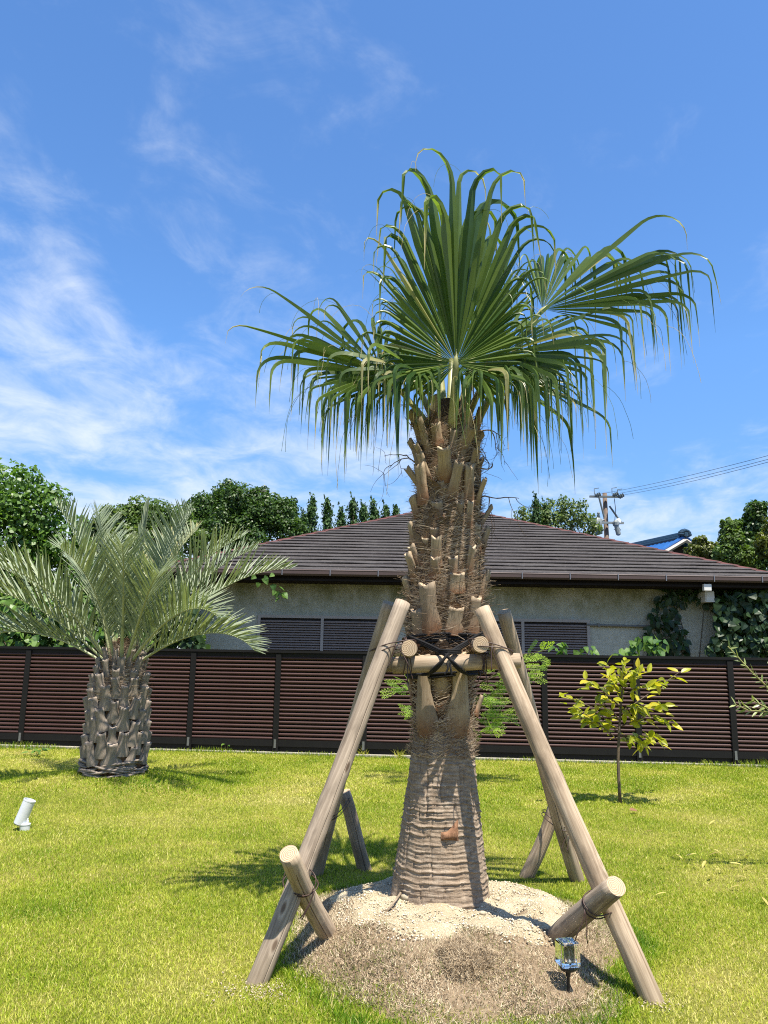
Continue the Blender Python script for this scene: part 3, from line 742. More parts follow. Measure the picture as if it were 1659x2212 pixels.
def clump_points(clumps, n, rng, inner=0.3):
    """points through a set of ellipsoid clumps, most of them near the surface"""
    w_ = np.array([c[1] * c[1] for c in clumps]); w_ = w_ / w_.sum()
    k = rng.choice(len(clumps), n, p=w_)
    C = np.array([tuple(c[0]) for c in clumps])[k]; R = np.array([c[1] for c in clumps])[k]
    asp = np.array([c[2] if len(c) > 2 else 1.0 for c in clumps])[k]
    d = unit(rng.normal(size=(n, 3)))
    rr = np.where(rng.random(n) < inner, rng.random(n) ** 0.5 * 0.8, 0.8 + 0.24 * rng.random(n))
    # bumpy surface: sub-clumps
    ph = rng.random((len(clumps), 3)) * 10
    bump = np.sin(d[:, 0] * 5 + ph[k, 0]) * np.sin(d[:, 1] * 5 + ph[k, 1]) + np.sin(d[:, 2] * 7 + ph[k, 2]) * 0.6
    rr = rr * (1 + 0.13 * bump)
    off = d * (R * rr)[:, None]; off[:, 2] *= asp
    ct = rng.random(len(clumps))[k] * 0.25
    return C + off, unit(d + np.array([0, 0, 0.35])), ct

def bg_tree(name, label, cat, Y, clumps_px, n, size, mat, group=None, aspect=0.6, depth=0.8, seed=1, bark='tree_bark', sub=5, n_leaf=0, leaf_me=None):
    """clumps_px: (px, py, radius_px[, aspect]) at distance Y"""
    rng = np.random.default_rng(seed); cl = []
    k = Y / FPX * 1.02
    for c in clumps_px:
        p = at(c[0], c[1], Y + rng.uniform(-0.5, 0.5) * c[2] * k * depth); R = c[2] * k
        cl.append((p, R * 0.86, c[3] if len(c) > 3 else 1.0))
        for q in range(sub):
            d = Vector(rng.normal(size=3)).normalized(); d.y *= 0.8
            cl.append((p + Vector((d.x, d.y, d.z * (c[3] if len(c) > 3 else 1.0))) * R * 0.80, R * rng.uniform(0.25, 0.46)))
    cx = sum(c[0].x * c[1] for c in cl) / sum(c[1] for c in cl)
    root = thing(name, (cx, Y, 0), label, cat, group)
    m = MB(); zt = max(c[0].z for c in cl)
    m.tube([(cx, Y, -0.05), (cx + 0.1, Y, zt * 0.35), (cx - 0.05, Y, zt * 0.7)], [0.16 * zt ** 0.5 * 0.5, 0.11 * zt ** 0.5 * 0.5, 0.03], 8)
    for c in cl[::max(1, sub + 1)]:
        m.tube([(cx, Y, max(0.4, c[0].z * 0.45)), (cx + (c[0].x - cx) * 0.5, (Y + c[0].y) / 2, c[0].z * 0.75), tuple(c[0])], [0.09, 0.06, 0.02], 6)
    m.build('trunk', M_[bark], root, True)
    P, Nn, ct = clump_points(cl, n, rng)
    keep = P[:, 2] > 0.1; P, Nn, ct = P[keep], Nn[keep], ct[keep]
    sz = size * rng.uniform(0.6, 1.25, len(P))
    V, Q = leafcloud(P, Nn, sz, rng, aspect)
    t = np.clip(rng.random(len(P)) * 0.5 + ct, 0, 0.69)
    bulk('crown', V, None, M_[mat], root, np.repeat(t, 4), False, 'stuff', Q)
    return root, cl

def leaf_shape(Wd, rows=4, fold=0.12, curl=0.10, tip=1.0, heart=False):
    """leaf along +Y, length 1, normal +Z"""
    m = MB(); ts = [i / rows for i in range(rows + 1)]; vs = [(0, 0, 0)]
    for t in ts[1:-1]:
        ww = Wd * 0.5 * (math.sin(math.pi * t ** 0.8) ** 0.8 if not heart else (1.1 * (1 - t) ** 0.7 * (0.55 + 0.6 * min(1, t * 4))))
        z = -curl * t * t
        vs += [(-ww, t - (0.10 if heart and t < 0.3 else 0), z + fold * ww), (0, t, z - fold * ww * 0.6), (ww, t - (0.10 if heart and t < 0.3 else 0), z + fold * ww)]
    vs.append((0, 1.0, -curl))
    fs = [(0, 2, 1), (0, 3, 2)]
    for i in range(rows - 2):
        a = 1 + i * 3; b = a + 3
        fs += [(a, a + 1, b + 1, b), (a + 1, a + 2, b + 2, b + 1)]
    a = 1 + (rows - 2) * 3; e = len(vs) - 1
    fs += [(a, a + 1, e), (a + 1, a + 2, e)]
    return m.add(vs, [tuple(reversed(f)) for f in fs])
def leaf_M(p, d, nrm, s):
    d = Vector(d).normalized(); n = Vector(nrm); n = (n - d * n.dot(d))
    n = n.normalized() if n.length > 1e-4 else d.orthogonal().normalized()
    x = d.cross(n)
    return Matrix.Translation(p) @ Matrix((x, d, n)).transposed().to_4x4() @ Matrix.Diagonal((s, s, s, 1))
def rv(rnd, s=1.0): return Vector((rnd.gauss(0, s), rnd.gauss(0, s), rnd.gauss(0, s)))

# ------------------------------------------------------------------ background trees
def background():
    root, cl = bg_tree('vine_covered_tree', 'large tree smothered in broad green vine leaves at the left edge', 'tree', 19.0,
            [(-70, 1060, 110), (20, 1075, 85), (85, 1120, 72), (-20, 1180, 110), (130, 1165, 62), (60, 1215, 85), (170, 1205, 45), (-110, 1250, 110), (60, 1300, 80), (150, 1290, 75), (205, 1250, 60), (250, 1300, 70)], 24000, 0.115, 'vine_mass', aspect=0.85, seed=11, sub=7)
    hm = leaf_shape(0.95, 4, 0.15, 0.12, heart=True).mesh('leaf', M_['vine_leaf'])
    rnd = random.Random(5); cnt = 0
    while cnt < 290:
        c = rnd.choice(cl[:8 * 6]); d = rv(rnd).normalized()
        if d.y > 0.1 or d.z < -0.3: continue
        p = c[0] + d * c[1] * rnd.uniform(0.98, 1.10)
        if p.x < -11.4: continue
        link('leaf', hm, root, leaf_M(p, rv(rnd, 0.6) + Vector((0, -0.2, -0.6)), d + Vector((0, 0, 0.5)) + rv(rnd, 0.35), rnd.uniform(0.10, 0.16))); cnt += 1
    bg_tree('bushy_tree', 'low yellowish green tree just right of the vine covered tree', 'tree', 21.0, [(232, 1128, 34), (215, 1165, 40), (255, 1170, 40)], 4200, 0.14, 'tree_pale', 'trees behind the fence', seed=12)
    bg_tree('bushy_tree', 'round dark green tree rising behind the short palm', 'tree', 24.0, [(300, 1100, 34), (340, 1115, 42), (275, 1130, 40), (385, 1125, 38), (330, 1165, 60), (400, 1165, 45), (260, 1190, 50)], 15000, 0.11, 'tree_mid', 'trees behind the fence', seed=13)
    bg_tree('bushy_tree', 'dark leafy bush filling the gap between short palm and house corner', 'bush', 18.6, [(325, 1225, 55), (380, 1235, 48), (300, 1285, 60), (370, 1300, 55), (405, 1290, 30)], 7000, 0.12, 'tree_dark', 'trees behind the fence', seed=20, sub=6)
    bg_tree('broadleaf_tree', 'tall dense dark green broadleaf tree with lumpy crown left of the roof', 'tree', 27.0,
            [(483, 1068, 30, 1.2), (445, 1098, 42), (520, 1078, 40), (556, 1078, 26, 1.2), (565, 1110, 52), (490, 1118, 62), (425, 1125, 45), (605, 1120, 40), (540, 1150, 66), (470, 1160, 60), (620, 1150, 36)], 42000, 0.115, 'tree_dark', 'trees behind the fence', seed=14, sub=8)
    bg_tree('bushy_tree', 'tree with sparse pale crown behind the utility pole', 'tree', 33.0, [(1205, 1105, 34), (1160, 1112, 30), (1240, 1110, 32), (1265, 1132, 28), (1130, 1122, 26), (1200, 1135, 40), (1285, 1142, 18)], 3600, 0.15, 'tree_pale', 'trees behind the fence', seed=15, sub=7)
    bg_tree('broadleaf_tree', 'tallest dark column shaped tree at the right edge', 'tree', 24.0, [(1633, 1108, 27, 1.2), (1628, 1140, 32, 1.2), (1640, 1175, 42), (1625, 1205, 42)], 12000, 0.12, 'tree_dark', 'trees at the right edge', seed=16, sub=8)
    bg_tree('broadleaf_tree', 'golden tipped tree half cut off by the right edge', 'tree', 22.0, [(1668, 1150, 24), (1662, 1180, 30), (1690, 1140, 40), (1700, 1190, 50)], 6000, 0.12, 'tree_gold', 'trees at the right edge', seed=17, sub=6)
    bg_tree('broadleaf_tree', 'shorter dark tree with yellow green top left of the tallest right hand tree', 'tree', 23.0, [(1576, 1140, 21, 1.1), (1580, 1165, 28, 1.2), (1572, 1195, 30), (1600, 1200, 30)], 8000, 0.12, 'tree_mid', 'trees at the right edge', seed=18, sub=6)
    bg_tree('bushy_tree', 'small round bush beside the blue tiled roof', 'bush', 24.5, [(1512, 1172, 17), (1500, 1190, 18), (1525, 1190, 18), (1548, 1186, 15)], 4500, 0.11, 'tree_gold', 'trees at the right edge', seed=19, sub=6)
    # flame-like junipers
    sp = [(636, 1072, 14, 'first juniper spire, just right of the broadleaf tree'), (657, 1096, 12, 'short second juniper spire from the broadleaf tree'), (676, 1066, 16, 'tall third juniper spire, ragged and narrow'), (708, 1070, 15, 'fourth juniper spire standing alone above the roof'),
          (738, 1086, 14, 'short fifth juniper spire before the widest gap'), (764, 1064, 17, 'tallest juniper spire near the middle of the row'), (786, 1080, 14, 'juniper spire second left of the palm trunk group'), (808, 1072, 16, 'juniper spire with twin tips left of the palm trunk'),
          (834, 1081, 16, 'bushy juniper spire close to the palm trunk'), (856, 1086, 15, 'low juniper spire partly hidden by the palm trunk'), (1158, 1063, 12, 'taller slim juniper spire right of the palm trunk'), (1177, 1074, 11, 'shorter slim juniper spire right of the palm trunk')]
    for i, (x, yt, hw, lab) in enumerate(sp):
        Y = 29.0 + (i % 3) * 0.7 + (2.5 if x > 1000 else 0); rng = np.random.default_rng(100 + i); k = Y / FPX
        t = at(x, yt, Y); H = t.z; b = H - 4.3
        root = thing('juniper_tree', (t.x, Y, 0), lab, 'conifer', 'flame shaped junipers behind the roof')
        m = MB(); m.tube([(t.x, Y, -0.05), (t.x, Y, H * 0.6), (t.x, Y, H - 0.4)], [0.14, 0.09, 0.02], 6); m.build('trunk', M_['tree_bark'], root)
        V_, Q_, T_ = [], [], []; base = 0
        for s_ in range(64):                              # twisting shoots
            f = rng.random() ** 0.8; zb = b + f * 3.7; a0 = rng.uniform(0, 6.28)
            r0 = hw * k * 1.7 * (1 - f) ** 0.75 * rng.uniform(0.35, 1.0) + 0.05; ln = rng.uniform(0.5, 1.0) * (1.1 - 0.5 * f)
            n = int(75 * ln); q = np.sort(rng.random(n)); aa = a0 + q * 1.6
            rr = r0 * (1 - 0.35 * q); wd = 0.17 * (1 - q) ** 0.7 + 0.02
            P = np.stack([t.x + np.cos(aa) * rr, Y + np.sin(aa) * rr, zb + q * ln], 1) + rng.normal(size=(n, 3)) * wd[:, None] * 0.55
            P[:, 2] = np.minimum(P[:, 2], H + 0.05)
            out = np.stack([np.cos(aa), np.sin(aa), 0.4 + 0 * aa], 1)
            v, qd = leafcloud(P, out, rng.uniform(0.10, 0.17, n), rng, 0.45, -1.2, 0.1)
            V_.append(v); Q_.append(qd + base); base += len(v); T_.append(np.repeat(np.clip(rng.random() * 0.3 + rng.random(n) * 0.35, 0, 0.69), 4))
        nt = 60; q = rng.random(nt); P = np.stack([t.x + 0.12 * np.sin(q * 5) + rng.normal(size=nt) * 0.05 * (1.2 - q), Y + rng.normal(size=nt) * 0.05, H - 0.95 + q * 1.0], 1)
        v, qd = leafcloud(P, rng.normal(size=(nt, 3)), np.full(nt, 0.11), rng, 0.45, -1.5, 0.1); V_.append(v); Q_.append(qd + base); T_.append(np.repeat(rng.random(nt) * 0.5, 4))
        bulk('crown', np.concatenate(V_), None, M_['juniper'], root, np.concatenate(T_), False, 'stuff', np.concatenate(Q_))
background()

# ------------------------------------------------------------------ vines and plants around the wall and fence
def vines():
    hm = leaf_shape(0.95, 4, 0.15, 0.12, heart=True)
    wm = hm.mesh('leaf', M_['wall_vine_leaf']); gm = hm.mesh('leaf', M_['vine_leaf'])
    lm = leaf_shape(0.6, 4, 0.1, 0.25).mesh('leaf', M_['wall_vine_leaf'])
    def patch(name, label, cat, Y, poly, n, s0, s1, me, thick=0.25, seed=1, stems=5, group=None, face=(0, -1, 0.5), massn=0, mass_mat='tree_dark', mass_thick=None):
        rnd = random.Random(seed); xs = [p[0] for p in poly]; ys = [p[1] for p in poly]
        def inside(x, y):
            c = False; j = len(poly) - 1
            for i in range(len(poly)):
                if (poly[i][1] > y) != (poly[j][1] > y) and x < (poly[j][0] - poly[i][0]) * (y - poly[i][1]) / (poly[j][1] - poly[i][1]) + poly[i][0]: c = not c
                j = i
            return c
        def pick():
            while True:
                x, y = rnd.uniform(min(xs), max(xs)), rnd.uniform(min(ys), max(ys))
                if inside(x, y): return x, y
        c = at(sum(xs) / len(xs), sum(ys) / len(ys), Y)
        root = thing(name, (c.x, Y, 0), label, cat, group)
        m = MB()
        for k in range(stems):
            x, y = pick(); a = at(x, y, Y + 0.03); b = Vector((c.x + rnd.uniform(-0.3, 0.3), Y + 0.03, 0.0))
            md = (a + b) / 2 + Vector((rnd.uniform(-0.25, 0.25), 0, rnd.uniform(-0.1, 0.3)))
            m.tube([b, md, a], [0.014, 0.010, 0.004], 5)
        m.build('stem', M_['twig'], root)
        for k in range(n):
            x, y = pick(); p = at(x, y, Y - rnd.uniform(0.0, thick))
            link('leaf', me, root, leaf_M(p, Vector((rnd.gauss(0, 0.5), rnd.gauss(0, 0.25) - 0.15, -0.8 + rnd.gauss(0, 0.4))), Vector(face) + rv(rnd, 0.35), rnd.uniform(s0, s1)))
        if massn:
            rng = np.random.default_rng(seed); P = np.array([tuple(at(*pick(), Y + rnd.uniform(-0.1, mass_thick or 0.6))) for k in range(massn)])
            V, Q = leafcloud(P, np.tile(np.array(face, float), (massn, 1)), rng.uniform(s0 * 0.7, s1, massn), rng, 0.8)
            bulk('leaf_mass', V, None, M_[mass_mat], root, np.repeat(rng.random(massn) * 0.6, 4), False, 'stuff', Q)
        return root
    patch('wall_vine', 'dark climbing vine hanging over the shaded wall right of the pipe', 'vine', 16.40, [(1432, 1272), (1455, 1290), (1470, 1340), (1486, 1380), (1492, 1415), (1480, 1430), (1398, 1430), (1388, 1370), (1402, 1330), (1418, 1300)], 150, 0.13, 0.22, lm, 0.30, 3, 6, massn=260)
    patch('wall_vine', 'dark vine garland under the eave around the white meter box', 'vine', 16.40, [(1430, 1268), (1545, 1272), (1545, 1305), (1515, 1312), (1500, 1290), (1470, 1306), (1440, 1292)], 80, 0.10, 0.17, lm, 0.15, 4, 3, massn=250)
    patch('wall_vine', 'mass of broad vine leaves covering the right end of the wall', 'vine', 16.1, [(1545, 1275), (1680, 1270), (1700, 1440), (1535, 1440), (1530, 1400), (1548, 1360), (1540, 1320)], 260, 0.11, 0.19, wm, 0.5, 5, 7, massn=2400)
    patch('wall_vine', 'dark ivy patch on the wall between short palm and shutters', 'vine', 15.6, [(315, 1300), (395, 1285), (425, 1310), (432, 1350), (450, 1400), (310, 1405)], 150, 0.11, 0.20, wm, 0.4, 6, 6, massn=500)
    patch('leafy_hedge', 'hedge of heart shaped vine leaves above the fence left of the short palm trunk', 'hedge', 15.0, [(-60, 1290), (60, 1270), (190, 1285), (330, 1290), (330, 1420), (-60, 1420)], 290, 0.12, 0.20, gm, 0.5, 7, 8, massn=2600, mass_mat='tree_mid', mass_thick=0.9, face=(0.1, -0.6, 0.9))
    patch('hanging_vine', 'thin vine tendril dangling from the gutter beside the palm fronds', 'vine', 15.5, [(540, 1238), (600, 1240), (605, 1262), (625, 1310), (612, 1320), (590, 1265), (545, 1256)], 13, 0.10, 0.16, gm, 0.1, 8, 0)
    Yf = 12.62
    patch('creeper_plant', 'tiny cluster of bright leaves topping the fence near the back pole', 'plant', Yf, [(1196, 1390), (1215, 1382), (1228, 1398), (1240, 1418), (1195, 1418)], 16, 0.09, 0.15, gm, 0.12, 9, 2, 'creepers over the fence top', face=(0.2, -0.5, 0.9))
    patch('creeper_plant', 'low sprig of creeper leaves between two bright clusters on the fence', 'plant', Yf, [(1245, 1400), (1285, 1392), (1290, 1420), (1242, 1420)], 14, 0.08, 0.13, gm, 0.12, 10, 2, 'creepers over the fence top', face=(0.2, -0.5, 0.9))
    patch('creeper_plant', 'largest bright green creeper clump on top of the fence above the sapling', 'plant', Yf, [(1325, 1405), (1352, 1395), (1358, 1378), (1385, 1366), (1418, 1374), (1440, 1388), (1448, 1422), (1322, 1422)], 64, 0.10, 0.18, gm, 0.2, 12, 4, 'creepers over the fence top', face=(0.2, -0.5, 0.9))
vines()

# ------------------------------------------------------------------ tall fan palm
def prof_r(z):
    zs = [0.0, 0.10, 0.16, 0.24, 0.40, 0.62, 0.82, 1.0, 1.1, 1.4, 1.6, 1.9, 2.2, 2.5, 2.75, 2.95, 3.1, 3.22]
    rs = [.300, .298, .292, .280, .258, .232, .208, .190, .182, .178, .188, .200, .194, .176, .166, .158, .135, .085]
    return float(np.interp(z, zs, rs))
def paxis(z): return Vector((PALM.x - 0.012 + 0.020 * z, PALM.y, 0))
def psurf(th, z, dr=0.0):
    a = paxis(z); r = prof_r(z) + dr
    return Vector((a.x + math.sin(th) * r, a.y - math.cos(th) * r, z))

def fan_leaf(root, H, A, Nv, L, spread, nseg, fold=(0.55, 0.85), bend=9.0, seed=1, trunk_pt=None, split=0.46, cup=0.12, light=0.0, droop0=0.25, side=(0.42, 1.3), jit=0.05, conc=1.0):
    rnd = random.Random(seed); H = Vector(H); A = Vector(A).normalized(); Nv = Vector(Nv)
    Nv = (Nv - A * Nv.dot(A)).normalized(); S = A.cross(Nv).normalized(); dn = Vector((0, 0, -1))
    m = MB(); dth = rad(spread) / nseg; tn = math.tan(dth / 2) * 1.04
    for i in range(nseg):
        t = (i + 0.5) / nseg * 2 - 1; th = math.copysign(abs(t) ** conc, t) * rad(spread) / 2; dth = rad(spread) / nseg * conc * max(0.25, abs(t)) ** (conc - 1); tn = math.tan(dth / 2) * 1.22
        Li = L * (float(np.interp(abs(math.degrees(th)), (0, 14, 22, 34, 50, 90, 145), (1.0, 0.96, 0.85, 0.63, 0.46, 0.36, 0.30))) if conc > 1 else 1 - side[0] * abs(t) ** side[1]) * (rnd.uniform(0.86, 1.07) if jit < 0.08 else rnd.uniform(0.62, 1.12))
        d = (A * math.cos(th) + S * math.sin(th) + Nv * (cup * (1 - math.cos(th)) + rnd.gauss(0, jit)) + S * rnd.gauss(0, jit * 0.35)).normalized()
        sidev = (-A * math.sin(th) + S * math.cos(th))
        uf = rnd.uniform(*fold) + (rnd.gauss(0, 0.09) if jit > 0.08 else 0); sp = split * rnd.uniform(0.9, 1.12); bk = bend * rnd.choice((0.65, 0.8, 1.0, 1.0, 1.3, 1.3))
        lat = (S * (0.6 if t > 0 else -0.6) * rnd.uniform(0.2, 1.2) + Nv * rnd.uniform(-0.5, 0.9)); lat.z = 0
        K = 27; p = H + d * 0.015; pts = []; tint = min(0.6, max(0.02, rnd.gauss(0.22, 0.16) + light)); dry = rnd.random() < 0.7; tint = 0.9 if rnd.random() < 0.03 else tint
        du = 1.0 / (K - 1); tw = rnd.uniform(-1.2, 1.2)
        for k in range(K):
            u = k * du
            if u < sp: wd = 2 * tn * u * Li
            else:
                q = (u - sp) / (1 - sp); wd = 2 * tn * sp * Li * max(0.035, 1 - q ** 0.85)
            sd = (sidev - d * sidev.dot(d)).normalized()
            if u > sp:
                q = (u - sp); sd = (Matrix.Rotation(tw * q, 3, d) @ sd)
            nr = sd.cross(d)
            pl = wd * 0.26
            tt = tint
            if dry and u > 0.72: tt = min(1.0, tint + (u - 0.72) * 3.6)
            pts.append((p + sd * wd / 2 + nr * (-pl), p + nr * pl, p - sd * wd / 2 + nr * (-pl), tt))
            # bend under gravity
            g = droop0 * du * (0.3 + u)
            if u > uf and d.z > -0.985: g += bk * du * min(1.0, (u - uf) * 6 + 0.25)
            tgt = dn + lat * (0.55 if d.z > -0.2 else 0.06)
            ax = d.cross(tgt.normalized())
            if ax.length > 1e-4:
                ang = min(g, d.angle(tgt.normalized()))
                d = (Matrix.Rotation(ang, 3, ax.normalized()) @ d).normalized()
            p = p + d * (Li * du)
        if rnd.random() < 0.55:                           # loose pale thread torn off the segment edge
            q0 = pts[int(K * min(0.9, sp + rnd.uniform(0.0, 0.3)))]; a0 = Vector(q0[0]); o_ = (a0 - H).normalized(); tp = [a0]; dd = (o_ + rv(rnd, 0.35)).normalized(); ln = rnd.uniform(0.15, 0.55)
            for k in range(9):
                dd = (dd + Vector((0, 0, -0.42)) + rv(rnd, 0.07)).normalized(); tp.append(tp[-1] + dd * ln / 9)
            m.tube(tp, [0.0013] * 10, 3, False, tint=rnd.choice((0.3, 0.6, 0.92, 0.97)))
        b = len(m.v)
        for a_, c_, e_, tt in pts: m.v += [tuple(a_), tuple(c_), tuple(e_)]; m.t += [tt, tt * 0.9, tt]
        for k in range(K - 1):
            o = b + k * 3; m.f += [(o, o + 1, o + 4, o + 3), (o + 1, o + 2, o + 5, o + 4)]; m.m += [0, 0]
    fo = m.build('fan_leaf', M_['fan_green'], root, False)
    # petiole with its paler edges
    if trunk_pt is not None:
        T = Vector(trunk_pt); pm = MB(); mid = (T + H) / 2 + Vector((0, 0, 0.10 * (H - T).length)); pts = []
        for k in range(9):
            f = k / 8; pts.append(T * (1 - f) ** 2 + mid * 2 * f * (1 - f) + H * f * f)
        pts.append(H + A * 0.10)
        pm.tube(pts, [0.034, 0.030, 0.027, 0.025, 0.023, 0.022, 0.021, 0.020, 0.017, 0.004], 8, tint=[0.75, 0.62, 0.5, 0.45, 0.42, 0.40, 0.40, 0.4, 0.4, 0.35], flat=0.5, up=Nv)
        pm.build('petiole', M_['petiole'], fo, True)
    return fo

def base_mesh(name, mats_, w0, w1, L, seed, notch=0.03, curve=0.35, thick=0.022, bulge=0.05, sink=0.0):
    """cut leaf base: local z up along it, y outward (towards -local y is trunk), x across"""
    rnd = random.Random(seed); m = MB(); R, C = 9, 8; vs = []
    for sgn in (1, -1):
        for i in range(R + 1):
            f = i / R; ww = (w1 + (w0 - w1) * (1 - sst(0.0, 0.62, f)))
            if f < 0.12 and sink == 0: ww *= 0.80 + 0.2 * f / 0.12
            for j in range(C + 1):
                x = (j / C * 2 - 1); y = -curve * ww * 0.5 * x * x + (thick * (0.5 - 0.25 * abs(x)) if sgn > 0 else -thick * 0.5 * (1 - 0.4 * abs(x)))
                zt = L * f
                if i == R: zt += notch * (abs(x) - 0.6) + rnd.uniform(-0.004, 0.004)
                y += bulge * L * f * f + rnd.uniform(-0.0015, 0.0015) + (0.012 * (1 - f) ** 2 if sink == 0 else -sink * (1 - f) ** 3)
                vs.append((x * ww * 0.5, y, zt))
    n = (R + 1) * (C + 1); W = C + 1; fs = []; mi = []
    for i in range(R):
        for j in range(C):
            a = i * W + j; fs.append((a, a + 1, a + W + 1, a + W)); mi.append(0)
            fs.append((n + a + W, n + a + W + 1, n + a + 1, n + a)); mi.append(0)
    for i in range(R):
        for j, fl in ((0, 0), (C, 1)):
            a = i * W + j; q = (a, a + W, n + a + W, n + a); fs.append(q if not fl else tuple(reversed(q))); mi.append(0)
    for j in range(C):
        a = R * W + j; fs.append((a, a + 1, n + a + 1, n + a)); mi.append(1)
    m.add(vs, fs); m.m = mi
    me = m.mesh(name, mats_, True); return me

def fibres(root, name, mat, n, zlo, zhi, radius_fn, axis_fn, seed, length=(0.06, 0.2), width=0.0016, lift=0.03, slope=0.35, dens=None):
    rng = np.random.default_rng(seed)
    th = rng.uniform(-math.pi, math.pi, n); z = rng.uniform(zlo, zhi, n)
    L = rng.uniform(*length, n); sg = np.where(rng.random(n) < 0.5, 1, -1); fld = fbm2(th * 0.9, z * 2.2, seed + 3, 2.3); sg = np.where(rng.random(n) < 0.5 + 0.42 * np.tanh(4 * fld), 1, -1); sl = sg * np.abs(rng.normal(slope + 0.25 * fld, 0.22, n)); up = rng.random(n) < 0.10
    lift_ = np.abs(rng.normal(0.004, lift * 0.55, n)) + 0.004
    K = 5; f = np.linspace(0, 1, K)[None]
    zz = np.clip(z[:, None] + (L * np.where(up, 0.8, np.sin(np.arctan(sl)) * sg))[:, None] * (f - 0.2 * f * f), zlo - 0.05, zhi + 0.1)
    rr = np.vectorize(radius_fn)(z)[:, None] + lift_[:, None] * (f ** 1.6) * 1.6 + 0.003 + rng.random((n, 1)) * 0.012
    dth = (L * np.where(up, 0.3, 1.0) * sg / 0.2)[:, None] * f
    t2 = th[:, None] + dth * 0.8 + rng.normal(size=(n, 1)) * 0.02 * f
    ax = np.array([tuple(axis_fn(a)) for a in z])
    X = ax[:, 0][:, None] + np.sin(t2) * rr; Y = ax[:, 1][:, None] - np.cos(t2) * rr
    P = np.stack([X, Y, zz], -1)
    P += rng.normal(size=P.shape) * 0.004 * f[..., None]
    out = np.stack([np.sin(t2), -np.cos(t2), 0 * t2], -1)
    tan = unit(np.gradient(P, axis=1)); sd = unit(np.cross(tan, out)) * (width * rng.uniform(0.6, 1.5, n))[:, None, None] * (1 - 0.6 * f)[..., None]
    V = np.stack([P + sd, P - sd], 2).reshape(-1, 3)
    i0 = (np.arange(n)[:, None] * K + np.arange(K - 1)[None]).ravel() * 2
    Q = np.stack([i0, i0 + 1, i0 + 3, i0 + 2], 1)
    t = np.repeat(np.clip(rng.normal(0.60, 0.22, n) + 0.20 * fbm2(th * 1.1, z * 2.0, seed + 9, 4.0), 0, 1), K * 2)
    return bulk(name, V, None, M_[mat], root, t, False, 'stuff', Q)

